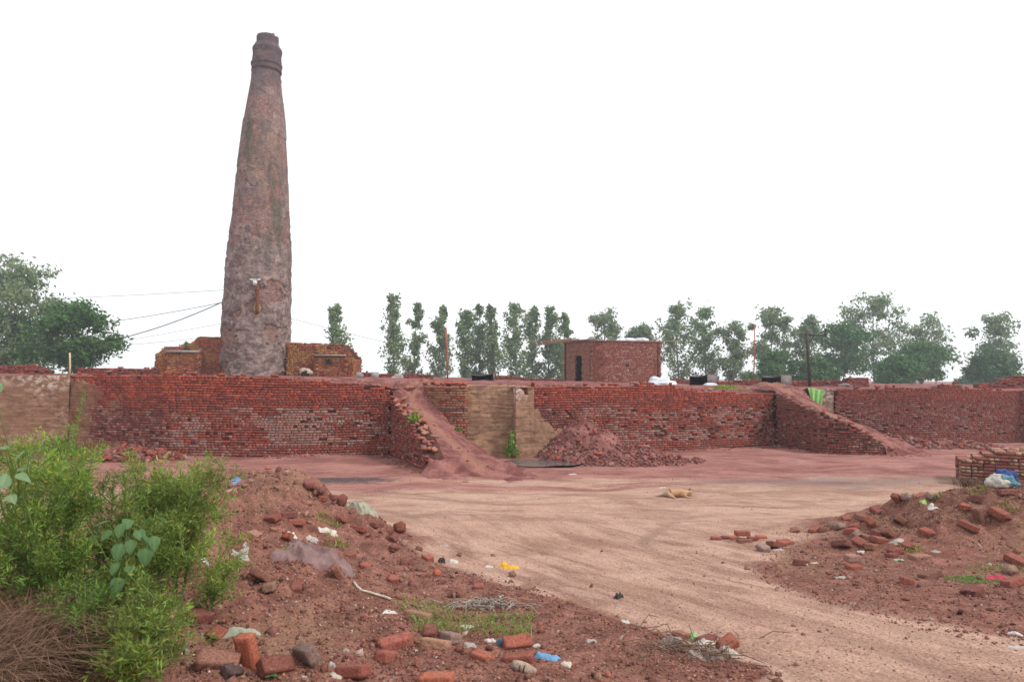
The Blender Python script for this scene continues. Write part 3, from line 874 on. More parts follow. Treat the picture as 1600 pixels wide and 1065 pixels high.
    X = ax[:, 0:1] + np.cos(Tg) * Rg2; Y = ax[:, 1:2] + np.sin(Tg) * Rg2
    V = np.stack([X, Y, Zg], -1).reshape(-1, 3)
    soot_dark = np.clip(0.75 * sst(0.78, 1.02, zf), 0, 1)
    ztop0 = zt
    me = mesh_np('shaft', V, grid_faces(nz, na, True), mat, False, dict(ang=(Tg * 1.6).ravel(), hgt=Zg.ravel(), rend=np.clip(rend * (0.55 + 0.45 * low), 0, 1).ravel(), soot_dark=soot_dark.ravel(), green=(sst(0.3, 0.45, zf) * sst(0.97, 0.8, zf)).ravel()))
    ob('shaft', me, root).location = -root.location
    # corbelled crown of sooty brick courses
    def ring(name, p0, p1, w0, w1, bat=0.0):
        za, zb = P(418, p0, Yc - w0 / 2 / FPX * Yc).z, P(418, p1, Yc - w1 / 2 / FPX * Yc).z
        zz = np.linspace(za, zb, 9); k = 96
        t = np.linspace(0, 2 * math.pi, k, endpoint=False)
        w = np.linspace(w0, w1, 9) / 2 / FPX * Yc
        rg = w[:, None] + 0.02 * np.round(vn(np.cos(t)[None] * 6 + 0 * zz[:, None], np.sin(t)[None] * 6, zz[:, None] * 7, 140) * 2) / 2
        axx = np.stack([axis(q) for q in zz])
        Vo = np.stack([axx[:, 0:1] + np.cos(t) * rg, axx[:, 1:2] + np.sin(t) * rg, zz[:, None] + 0 * rg + (0.10 * np.round(hsh(np.arange(k) // 4, np.arange(k) * 0, np.arange(k) * 0, 9) * 2) / 2)[None] * (zz[:, None] > zb - 1e-6) * (bat)], -1)
        inner = Vo[[-1]].copy(); inner2 = Vo[[0]].copy()
        for q, a3 in ((inner, axx[-1]), (inner2, axx[0])):
            q[..., 0] = a3[0] + (q[..., 0] - a3[0]) * 0.72; q[..., 1] = a3[1] + (q[..., 1] - a3[1]) * 0.72
        Va = np.concatenate([inner2, Vo, inner, inner2], 0)
        me = mesh_np(name, Va.reshape(-1, 3), grid_faces(len(Va), k, True), mat, False,
                     dict(ang=np.tile(t * 0.9, len(Va)), hgt=Va[..., 2].ravel(), rend=np.zeros(Va[..., 0].size), soot_dark=np.full(Va[..., 0].size, 0.75), green=np.zeros(Va[..., 0].size)))
        ob(name, me, root).location = -root.location
    ring('drum', 104, 72, 46.0, 42.5)
    ring('lower_collar', 95, 91, 46.5, 48.0)
    ring('upper_collar', 77, 68, 43.0, 45.5)
    ring('shoulder', 68.5, 62.5, 45, 37)
    ring('mouth', 64, 52, 33, 33.5, 1.0)
    # lamp bracket, rusty pipe and plug on the face towards the yard
    def face(px, py, out=0.06):
        p = P(px, py, Yc); zz = p.z
        t = (zz - ax0.z) / (ax1.z - ax0.z); cxx = ax0.x + (ax1.x - ax0.x) * t
        r = np.interp(zz, zs[order], rs[order]); dx = p.x - cxx
        yy = Yc - math.sqrt(max(r * r - dx * dx, 0.01)) - out
        q = P(px, py, yy); return np.array(q)
    rust = simple('rusty_iron', (112, 66, 46), 0.9, 0.4, 8)
    moss = simple('mossy_plug', (140, 120, 76), 0.95, 0.3, 9)
    m = MB()
    q = face(399, 437, 0.15)
    m.box(q + [0, 0.05, 0], (0.05, 0.12, 0.03)); m.box(q + [-0.16, -0.02, 0.0], (0.10, 0.05, 0.035), Matrix.Rotation(R(12), 3, 'Y')); m.box(q + [0.16, -0.02, 0.0], (0.10, 0.05, 0.035), Matrix.Rotation(R(-12), 3, 'Y')); m.box(q + [0, -0.03, -0.17], (0.07, 0.06, 0.11), None, 1.35)
    o = m.build('lamp_bracket', M['white'], root); o.location = -root.location
    m = MB(); m.tube([face(402, y, 0.10) for y in np.linspace(446, 490, 8)], 0.085, 10)
    o = m.build('rusty_pipe', rust, root, True); o.location = -root.location
    m = MB()
    q = face(401, 482, 0.04); a = np.linspace(0, 2 * math.pi, 18, endpoint=False)
    Vp = np.concatenate([q + np.c_[np.cos(a) * .2, 0 * a + .06, np.sin(a) * .27], q + np.c_[np.cos(a) * .16, 0 * a - .07, np.sin(a) * .23]])
    m.add(Vp, [tuple(int(x) for x in f) for f in grid_faces(2, 18, True)] + [tuple(range(18, 36))])
    o = m.build('plug', moss, root); o.location = -root.location
    m = MB(); pts = [face(x, y, 0.14) for x, y in [(349, 470), (350, 490), (348.5, 505), (349.5, 525), (354, 548), (364, 566), (376, 580), (386, 589)]]
    m.tube(pts, 0.028, 6); o = m.build('cable', M['cable'], root); o.location = -root.location
    return face
chim_face = build_chimney()

# overhead wires to and from the chimney
def wire(label, a, b, sag, rad, name='wire'):
    a, b = np.array(a), np.array(b)
    t = np.linspace(0, 1, 26)[:, None]
    p = a * (1 - t) + b * t; p[:, 2:] -= sag * 4 * t * (1 - t)
    m = MB(); m.tube(p - a, rad, 5)
    o = m.build(name, M['cable'], label=label, cat='cable'); o.location = a
wire('thin topmost wire running left from the chimney', P(351, 453, 35.6), P(-60, 470, 52), 0.1, 0.012)
wire('straight second wire running left from the chimney, above the thick cable', P(349, 472, 35.4), P(-60, 515, 50), 0.5, 0.016)
wire('thick sagging black cable running left from the chimney', P(349, 471, 35.3), P(-80, 522, 45), 1.6, 0.024, 'cable')
wire('faint low wire slanting left from the chimney past the brick block', P(348, 505, 35.6), P(-40, 568, 52), 0.1, 0.009)
wire('lowest thin wire leaving the brick block towards the big trees', P(320, 527, 36.2), P(-60, 545, 52), 0.3, 0.009)
wire('faint thin wire running right from the chimney towards the poplars', P(453, 497, 36.2), P(900, 580, 70), 0.6, 0.010)

# ------------------------------------------------------------------ brick blocks beside the chimney, hut and low walls
MOSSY = (150, 108, 62)
def col_block(s, z, rng):
    n = sfbm(s * 0.8, z * 0.9, 61)
    if n > 0.12: return jc(pick(rng, [(0.6, (184, 138, 82)), (0.4, (176, 106, 66))]), rng, 0.14)
    return jc(pick(rng, [(0.5, (180, 98, 66)), (0.3, (150, 88, 66)), (0.2, (124, 88, 70))]), rng, 0.14)
def block_part(root, pts, z0, ztop, colf, seed, name='masonry', row=0.078):
    """closed brick prism on a plan polygon (counter-clockwise from above seen with outward normals), stepped top"""
    pts = np.array(pts, float)
    ring = np.concatenate([pts, pts[:1]])
    C, H, A, K = lay_sides(pts, z0, ztop, colf, seed, row=row, jit=0.006)
    org = np.array(root.location)
    bake_bricks(name, C - org, H, A, K, root, seed=seed)
    n = 120
    s = np.linspace(0, path_len(ring)[-1] - 1e-3, n)
    pos, t, nn = path_at(ring, s)
    cen = pts.mean(0)
    a = pos - nn * 0.05
    zt = ztop(s) - 0.04
    V = np.concatenate([np.c_[a, np.full(n, z0 - 0.3)], np.c_[a, zt], np.c_[(a + cen) / 2, zt], [[cen[0], cen[1], float(np.median(zt))]]])
    F = grid_faces(3, n, True)[:, ::-1]
    i = np.arange(n)
    F2 = np.stack([2 * n + i, 2 * n + (i + 1) % n, np.full(n, 3 * n)], 1)[:, ::-1]
    o = ob('core', mesh_np('core', V, [F, F2], M['core']), root); o.location = -root.location

def rect(px0, px1, Y, dep):
    return [(XY(px0, Y), Y), (XY(px1, Y), Y), (XY(px1, Y), Y + dep), (XY(px0, Y), Y + dep)]
def zpx(px, py, Y): return P(px, py, Y).z
def stepped(pts, px, py, Y):
    """top heights given along the front edge in picture x, held constant in depth"""
    ring = np.concatenate([np.array(pts), np.array(pts[:1])])
    xs = [XY(a, Y) for a in px]; zz = [zpx(a, b, Y) for a, b in zip(px, py)]
    def f(s):
        pos, t, nn = path_at(ring, np.asarray(s, float)); return np.interp(pos[..., 0], xs, zz)
    return f

Lb = empty('flue_block', (XY(290, 35.2), 35.8, 2.3), label='stepped mossy brick block left of the chimney base', cat='brick block', kind='thing')
p = rect(294, 352, 35.3, 1.6); block_part(Lb, p, 2.3, stepped(p, [294, 300, 305, 311, 330, 352], [536, 533, 528, 524, 525, 525], 35.3), col_block, 31, 'tall_step')
p = rect(243, 312, 34.9, 1.5); block_part(Lb, p, 2.3, stepped(p, [243, 248, 256, 262, 285, 286, 312], [551, 549, 541, 540, 541, 548, 547], 34.9), col_block, 32, 'low_step')
p = rect(262, 311, 34.72, 0.16); block_part(Lb, p, 2.3, stepped(p, [262, 311], [551, 551], 34.72), col_block, 33, 'facing')
m = MB(); c0 = P(286, 549, 34.75); m.box(c0, (0.85, 0.14, 0.06)); o = m.build('ledge', M['cement'], Lb); o.location = -Lb.location
Rb = empty('flue_block', (XY(505, 35.2), 35.8, 2.3), label='mossy brick block with iron ring right of the chimney base', cat='brick block', kind='thing')
p = rect(448, 507, 35.6, 1.5); block_part(Rb, p, 2.3, stepped(p, [448, 470, 507], [534, 535, 536], 35.6), col_block, 34, 'tall_step')
p = rect(494, 553, 34.9, 1.7); block_part(Rb, p, 2.25, stepped(p, [494, 509, 510, 516, 517, 533, 538, 546, 552, 553], [538, 538, 545, 545, 537, 536, 542, 551, 557, 560], 34.9), col_block, 35, 'low_step')
p = rect(494, 542, 34.72, 0.16); block_part(Rb, p, 2.25, stepped(p, [494, 542], [557, 557], 34.72), col_block, 36, 'facing')
m = MB(); c0 = P(517, 555, 34.72); m.box(c0, (0.76, 0.17, 0.035)); o = m.build('ledge', M['cement'], Rb); o.location = -Rb.location
m = MB(); c0 = np.array(P(513, 565, 34.66)); a = np.linspace(0, 2 * math.pi, 21)
m.tube([c0 + [0.13 * math.cos(x), 0, 0.13 * math.sin(x)] for x in a], 0.035, 8, False); o = m.build('iron_ring', M['steel'], Rb, True); o.location = -Rb.location
m = MB(); m.box(c0 + [0, 0.03, 0], (0.11, 0.02, 0.11)); o = m.build('ring_plate', M['soot_dark'], Rb); o.location = -Rb.location

# small clay oven hood near the right block
def lump(name, c, r, mat, label=None, cat=None, parent=None, seed=0, flat=0.6, amp=0.25, n=14, **k):
    u = np.linspace(0.0, math.pi, n); v = np.linspace(0, 2 * math.pi, 2 * n, endpoint=False)
    U, W = np.meshgrid(u, v, indexing='ij')
    X, Y, Z = np.sin(U) * np.cos(W), np.sin(U) * np.sin(W), np.cos(U)
    d = 1 + amp * fbm(X * 1.6 + seed, Y * 1.6, Z * 1.6, 200 + seed, 4, 0.6)
    r = np.broadcast_to(np.asarray(r, float), (3,))
    V = np.stack([X * d * r[0], Y * d * r[1], np.maximum(Z * d, -flat) * r[2]], -1).reshape(-1, 3)
    o = ob(name, mesh_np(name, V, grid_faces(n, 2 * n, True), mat, True), parent, label=label, cat=cat, **k)
    o.location = c
    return o
oven = empty('clay_oven', P(478, 586, 33.9), label='small dark-mouthed clay oven at the foot of the right brick block', cat='oven')
lump('dome', (0, 0, 0.12), (0.34, 0.3, 0.26), simple('pale_clay', (168, 146, 132)), parent=oven, seed=3)
lump('mouth', (0.02, -0.2, 0.07), (0.2, 0.14, 0.17), M['void'], parent=oven, seed=4, amp=0.1)  # solid dark lump, the shade of the hollow is put into its colour

# hut on the kiln top
def build_hut():
    Yc = 42.0
    A = (XY(882, 44.6), 44.6); B = (XY(923, Yc), Yc); Cc = (XY(1033, 42.6), 42.6)
    # fourth corner closes the plan
    Dd = (A[0] + Cc[0] - B[0], A[1] + Cc[1] - B[1])
    root = empty('brick_hut', (B[0] + 1.5, 43.5, 2.2), label='small flat-roofed brick hut with a narrow dark doorway on the kiln top', cat='hut', kind='thing')
    z0 = 2.15; zt = zpx(960, 533, Yc)
    pts = [A, B, Cc, Dd]
    ring = np.array(pts + [A]); cl = path_len(ring)
    fr = cl[1]
    d0, d1 = fr * 0.42, fr * 0.68; dz = zpx(905, 556, 43.3)
    dr = [(XY(899.5, 44), 0), (XY(911, 43), 0)]
    def colh(s, z, rng):
        if s < fr: return jc(pick(rng, [(0.5, (168, 122, 98)), (0.3, (160, 104, 86)), (0.2, (140, 84, 70))]), rng, 0.12)
        if abs(s - fr) < 0.7 * (0.5 + abs(math.sin(z * 2.2))): return jc(pick(rng, [(0.6, (132, 74, 62)), (0.4, DRK)]), rng, 0.12)
        return jc(pick(rng, [(0.42, (160, 88, 74)), (0.25, (174, 116, 100)), (0.2, DUST), (0.13, (186, 150, 134))]), rng, 0.14)
    vents = [(fr + 0.75, zpx(936, 570, Yc)), (fr + 2.35, zpx(977, 571, 42.3))]
    def hole(s, z):
        if d0 < s < d1 and z < dz: return 1.0
        for a, b in vents:
            if abs(s - a) < 0.12 and abs(z - b) < 0.06: return 1.0
        return 0.0
    C, H, Aa, K = lay_sides(pts, z0, lambda s: np.full(np.shape(s), zt) + 0.0, colh, 41, holes=hole, jit=0.003)
    org = np.array(root.location)
    bake_bricks('masonry', C - org, H, Aa, K, root, seed=41)
    # core: walls behind the bricks with the door opening left open, and a dark room inside
    m = MB()
    def strip(s0, s1, za, zb, back=0.05):
        p0, t0, n0 = path_at(ring, np.array(s0 + 1e-4)); p1, _, _ = path_at(ring, np.array(s1 - 1e-4))
        a = p0 - n0 * back; b = p1 - n0 * back; c = p1 - n0 * 0.22; d = p0 - n0 * 0.22
        m.add([(a[0], a[1], za), (b[0], b[1], za), (c[0], c[1], za), (d[0], d[1], za), (a[0], a[1], zb), (b[0], b[1], zb), (c[0], c[1], zb), (d[0], d[1], zb)],
              [(0,3,2,1),(4,5,6,7),(0,1,5,4),(1,2,6,5),(2,3,7,6),(3,0,4,7)])
    strip(0.06, d0, z0, zt - 0.03); strip(d1, fr, z0, zt - 0.03); strip(d0, d1, dz, zt - 0.03)
    for i in (1, 2, 3): strip(cl[i] + 0.06, cl[i + 1], z0, zt - 0.03)
    o = m.build('core', M['core'], root); o.location = -root.location
    # roof slab, its lip and parapet course
    P4 = [np.array(q) for q in pts]; cen = sum(P4) / 4
    m = MB()
    V = [(*(cen + (q - cen) * 1.03), zz) for zz in (zt - 0.02, zt + 0.07) for q in P4]
    m.add(V, [(0,3,2,1),(4,5,6,7),(0,1,5,4),(1,2,6,5),(2,3,7,6),(3,0,4,7)])
    o = m.build('roof', simple('earth_roof', (138, 92, 78)), root); o.location = -root.location
    m = MB()
    t = (P4[1] - P4[0]) / np.linalg.norm(P4[1] - P4[0]); nrm = np.array([t[1], -t[0]])
    q0 = P4[0] + t * 0.7 + nrm * 0.16; q1 = P4[1] + nrm * 0.16; q2 = P4[1] - nrm * 0.3; q3 = P4[0] + t * 0.7 - nrm * 0.3
    m.add([(*q, zz) for zz in (zt + 0.072, zt + 0.13) for q in (q0, q1, q2, q3)], [(0,3,2,1),(4,5,6,7),(0,1,5,4),(1,2,6,5),(2,3,7,6),(3,0,4,7)])
    o = m.build('eave_slab', M['cement'], root); o.location = -root.location
    # door frame
    pA, tA, nA = path_at(ring, np.array(d0)); pB_, _, _ = path_at(ring, np.array(d1))
    m = MB()
    for pp in (pA + tA * 0.03, pB_ - tA * 0.03):
        m.box((pp[0] - nA[0] * 0.06, pp[1] - nA[1] * 0.06, (z0 + dz) / 2), (0.03, 0.03, (dz - z0) / 2))
    o = m.build('door_frame', M['steel'], root); o.location = -root.location
    o = lump('stone', (P4[1][0] + 0.1, P4[1][1] + 0.2, zt + 0.17), (0.22, 0.16, 0.14), M['cement'], parent=root, seed=5); o.location = Vector(o.location) - Vector(root.location)
    # bamboo poles on the roof
    for i, (a, b, lab) in enumerate([((828, 535), (900, 528), 'longest bamboo pole jutting left from the hut roof'),
                                     ((829, 541), (893, 530), 'lowest bamboo pole jutting left from the hut roof'),
                                     ((842, 536), (905, 529.5), 'middle bamboo pole jutting left from the hut roof'),
                                     ((853, 528), (880, 532), 'short crossing bamboo pole above the hut roof edge')]):
        pa = np.array(P(*a, 44.3 + 0.15 * i)); pb = np.array(P(*b, 43.6 + 0.2 * i)); pb[2] = max(pb[2], zt + 0.16); 
        m = MB(); m.tube([np.zeros(3), (pb - pa) * 0.5 + [0, 0, -0.02], pb - pa], [0.03, 0.035, 0.04], 7)
        o = m.build('bamboo_pole', M['wood'], label=lab, cat='pole', group='bamboo poles on the hut roof'); o.location = pa
    pa = np.array(P(1062, 533, 44.5)); pb = np.array(P(1020, 532, 43.8)); pb[2] = zt + 0.11
    m = MB(); m.tube([np.zeros(3), pb - pa], 0.03, 7); o = m.build('bamboo_pole', M['wood'], label='thin pole jutting right from the hut roof', cat='pole', group='bamboo poles on the hut roof'); o.location = pa
    for i, (px, r) in enumerate([(972, 0.42), (985, 0.6), (1002, 0.5)]):
        lump('sack', (XY(px, 43.4), 43.4, zt + 0.1), (r, 0.4, 0.2), M['sack'], ['small white sack at the left on the hut roof', 'biggest white sack on the hut roof', 'white sack at the right on the hut roof'][i], 'sack', seed=6 + i, flat=0.1, group='white sacks on the hut roof')
build_hut()

# low brick rows on the kiln top
def low_row(label, px, py, Y, base=None, seed=0, dep=0.5, colf=None, name='low_brick_wall'):
    Ys = np.broadcast_to(Y, (len(px),)).astype(float)
    pts = [(XY(a, y), y) for a, y in zip(px, Ys)]
    zt = [zpx(a, b, y) for a, b, y in zip(px, py, Ys)]
    cl = path_len(pts); ztop = lerp1(cl, zt)
    z0 = float(np.min([top_z(x, y) for x, y in pts])) - 0.05
    f = colf or (lambda s, z, rng: jc(pick(rng, [(0.5, (154, 82, 74)), (0.3, DUST), (0.2, RED)]), rng, 0.14))
    root = empty(name, (pts[0][0], pts[0][1], z0), label=label, cat='wall', kind='thing')
    C, H, A, K = lay_courses(pts, z0, ztop, f, 300 + seed, jit=0.02)
    bake_bricks('masonry', C - np.array(root.location), H, A, K, root, seed=seed)
    co = wall_core(pts, z0, ztop, root, deep=dep); co.location = -root.location
    return root
low_row('ragged low brick row on the kiln top at the far left', [-60, 0, 30, 50, 62, 75], [570, 571, 569, 568, 571, 578], 30, seed=1)
low_row('straight low brick parapet left of the chimney', [120, 160, 200, 243], [573, 574, 573.5, 574], 33, seed=2)
low_row('low brick wall between the chimney block and the red pole', [592, 620, 650, 677], [582, 582, 583, 584], 35, seed=3)
low_row('low brick wall on the kiln top left of the hut', [772, 800, 806, 840, 882], [585, 586, 589, 590, 590], 40, seed=4)
low_row('low brick row behind the white tarpaulin beside the hut', [1050, 1060, 1078], [592, 591, 593], 39, seed=5)
low_row('low brick row between the two dark metal hoods', [1118, 1140, 1165, 1192], [595, 594, 592, 592], 39, seed=6)
low_row('low brick row right of the electric pole', [1236, 1270, 1300, 1322], [593, 594, 593, 592], 38, seed=7)
low_row('tidy raised brick stack at the end of the low row near the pole', [1322, 1330, 1350, 1358], [590, 588, 588, 589], 36.5, seed=8)
low_row('stepped brick stack on the kiln top at the far right edge', [1530, 1563, 1564, 1580, 1581, 1640], [598, 596, 592, 591, 586, 586], 33, seed=9)
low_row('small brick stump standing before the chimney on the wall top', [286, 287, 295, 296], [576, 575, 575, 576], 23.0, seed=10, dep=0.3)
low_row('small brick stump on the left end of the long wall', [168, 169, 179, 180], [577, 576, 576, 577], 23.6, seed=11, dep=0.3)
low_row('small brick stump at the foot of the right brick block', [500, 501, 511, 512], [579, 578, 578, 580], 30, seed=12, dep=0.3)
low_row('short brick stump beside the leaning grey sheets', [568, 569, 579, 580], [581, 580, 580, 581], 33.5, seed=13, dep=0.3)

# metal hoods over the feed holes
def hood(label, px0, px1, px2, py0, py1, Y, name='fire_hood'):
    a = np.array(P(px0, py1, Y)); b = np.array(P(px1, py1, Y - 0.6)); 
    z0 = float(top_z(a[0], a[1])) - 0.02; zt = zpx(px1, py0, Y - 0.6); zt0 = zpx(px0, py0 + 2.5, Y)
    dep = np.array([XY(px2, Y + 0.5) - b[0], 1.1])
    root = empty(name, (a[0], a[1], z0), label=label, cat='hood')
    t = 0.03
    f = [np.array([a[0], a[1]]), np.array([b[0], b[1]])]; g = [f[0] + dep, f[1] + dep]
    def slab(q, za, zb, nm, mat):
        m = MB(); V = [(*w, z) for z in (za, zb) for w in q]
        V = [(w[0], w[1], w[2]) for w in V]
        m.add(V, [(0,3,2,1),(4,5,6,7),(0,1,5,4),(1,2,6,5),(2,3,7,6),(3,0,4,7)])
        o = m.build(nm, mat, root); o.location = -root.location
    dn = dep / np.linalg.norm(dep) * t; fn = (f[1] - f[0]) / np.linalg.norm(f[1] - f[0]) * t
    slab([f[1] - fn, f[1], g[1], g[1] - fn], z0, zt - 0.05, 'side_plate', M['sheet'])
    slab([f[0], f[0] + fn, g[0] + fn, g[0]], z0, zt0 - 0.05, 'side_plate', M['soot_dark'])
    slab([g[0] - dn, g[1] - dn, g[1], g[0]], z0, zt - 0.05, 'back_plate', M['soot_dark'])
    m = MB()
    n = 9; V = []
    for i in range(n):
        w = i / (n - 1); zz = zt0 + (zt - zt0) * w - 0.06 * math.sin(w * math.pi)
        p0 = f[0] + (f[1] - f[0]) * w - dn; p1 = g[0] + (g[1] - g[0]) * w + dn
        V += [(*p0, zz - 0.045), (*p1, zz - 0.045), (*p1, zz), (*p0, zz)]
    m.add(V, [tuple(int(x) for x in q) for q in grid_faces(n, 4, True)] + [(0, 1, 2, 3), (4 * n - 1, 4 * n - 2, 4 * n - 3, 4 * n - 4)])
    o = m.build('roof_plate', M['sheet'], root); o.location = -root.location
hood('dark open metal hood left of the hut', 737, 771, 773, 582, 597, 31)
hood('dark open metal hood beside the white tarpaulin right of the hut', 1077, 1106, 1121, 584, 602, 32)
hood('dark open metal hood between the red pole and the electric pole', 1190, 1221, 1237, 585, 603, 32)

# poles
def pole(name, label, pxb, pxt, pyt, Y, r, mat, base=None):
    b = np.array([XY(pxb, Y), Y, 0.0]); b[2] = float(top_z(b[0], Y)) - 0.1
    t = np.array(P(pxt, pyt, Y))
    m = MB(); m.tube([np.zeros(3), (t - b) * 0.5 + [0.02, 0, 0], t - b], [r, r * 0.95, r * 0.85], 8)
    o = m.build(name, mat, label=label, cat='pole'); o.location = b
    return b, t
pole('red_pole', 'thin reddish pole standing before the poplars, left of the hut', 700, 697, 512, 36, 0.045, M['redpole'])
pole('red_pole', 'thin reddish pole standing between the two hoods right of the hut', 1177, 1179, 507, 36, 0.03, M['redpole'])
pole('bamboo_pole', 'short pale stake on the kiln wall before the dark tree', 110, 109, 551, 24.5, 0.035, simple('pale_stake', (190, 172, 140)))
ep = empty('electric_pole', (XY(1265, 34.5), 34.5, 2.15), label='dark steel electric pole with a one-sided cross arm', cat='pole')
b = np.array(ep.location); t = np.array(P(1261, 523, 34.5))
m = MB(); m.box((b + t) / 2 - b, (0.065, 0.05, (t[2] - b[2]) / 2 + 0.1), Matrix.Rotation(-math.atan2(b[0] - t[0], t[2] - b[2]), 3, 'Y')); m.build('post', M['steel'], ep)
m = MB(); e = np.array(P(1291, 524.5, 34.5)); s0 = np.array(P(1258, 522.5, 34.5)); m.tube([s0 - b, e - b], 0.04, 4); m.build('cross_arm', M['steel'], ep)
m = MB(); m.tube([np.array(P(1262, 538, 34.5)) - b, np.array(P(1273, 524, 34.5)) - b], 0.025, 4); m.build('brace', M['steel'], ep)
for px, py in ((1290, 520), (1290, 515.5)):
    m = MB(); c0 = np.array(P(px, py, 34.5)) - b; m.tube([c0 + [0, 0, -0.14], c0 + [0, 0, 0.02], c0 + [0, 0, 0.09]], [0.03, 0.06, 0.035], 8); m.build('insulator', M['steel'], ep)
m = MB(); m.tube([np.array(P(1291, 525, 34.5)) - b, np.array(P(1290, 514, 34.5)) - b], 0.02, 4); m.build('bracket', M['steel'], ep)
wire('thin stay wire slanting down left from the electric pole', P(1261, 530, 34.5), (XY(1222, 36), 36, 2.3), 0.05, 0.014)

# tarpaulins, sacks and sheets on the kiln top
lump('tarpaulin', (XY(1035, 28.5), 28.5, 2.22), (0.55, 0.4, 0.34), M['sack'], 'white folded tarpaulin heap on the wall right of the hut', 'tarpaulin', seed=11, flat=0.05, amp=0.3, n=22)
lump('sack', (XY(1110, 31), 31, 2.18), (0.3, 0.2, 0.12), M['sack'], 'flat white sack in front of the hood beside the tarpaulin', 'sack', seed=12, flat=0.05)
lump('sack', (XY(1216, 31), 31, 2.18), (0.3, 0.2, 0.10), M['sack'], 'flat white sack in front of the hood near the electric pole', 'sack', seed=13, flat=0.05)
lump('sack', (XY(1320, 30.5), 30.5, 2.2), (0.28, 0.2, 0.14), M['sheet'], 'grey crumpled sack right of the green net', 'sack', seed=14, flat=0.05)
def slabobj(name, label, cat, px0, px1, py0, py1, Y, lean, mat, th=0.02):
    a = P(px0, py1, Y); w = XY(px1, Y) - XY(px0, Y); h = (py1 - py0) / FPX * Y
    m = MB(); m.box((w / 2, lean * h / 2, h / 2), (w / 2, th, h / 2), Matrix.Rotation(-math.atan(lean), 3, 'X'))
    o = m.build(name, mat, label=label, cat=cat); o.location = a
slabobj('cement_sheet', 'pale grey sheet leaning behind the brick stump', 'sheet', 556, 569, 581, 590.5, 34, 0.4, M['cement'])
slabobj('cement_sheet', 'pale grey sheet leaning right of the brick stump', 'sheet', 579, 591, 581, 591, 34.2, 0.4, M['cement'])
lump('rubble_lump', (XY(620, 31), 31, 2.28), (0.32, 0.22, 0.22), M['cement'], 'grey cement lump lying on the ramp top', 'lump', seed=15, flat=0.2, amp=0.5)

# ------------------------------------------------------------------ trees behind the kiln
def leaf_mesh(name, C, size, rng, mat, asp=0.55, droop=0.0, shade=None, D=None, fold=0.12):
    n = len(C)
    if D is None:
        D = rng.normal(0, 1, (n, 3)); D[:, 2] -= droop
    D = D / (np.linalg.norm(D, axis=1)[:, None] + 1e-9)
    W = np.cross(D, rng.normal(0, 1, (n, 3))); W /= np.linalg.norm(W, axis=1)[:, None] + 1e-9
    N = np.cross(D, W)
    s = (size * rng.uniform(0.65, 1.35, n))[:, None]
    V = np.stack([C, C + D * s * 0.45 + W * s * asp / 2 + N * s * fold, C + D * s, C + D * s * 0.45 - W * s * asp / 2 + N * s * fold], 1)
    F = np.arange(4 * n).reshape(n, 4)
    k = np.exp(rng.normal(0, 0.22, n))
    col = np.stack([k * np.exp(rng.normal(0, 0.1, n)), k, k * np.exp(rng.normal(0, 0.1, n))], 1)
    if shade is not None: col = col * shade
    return mesh_np(name, V.reshape(-1, 3), F, mat, False, dict(col=np.repeat(col, 4, axis=0)))

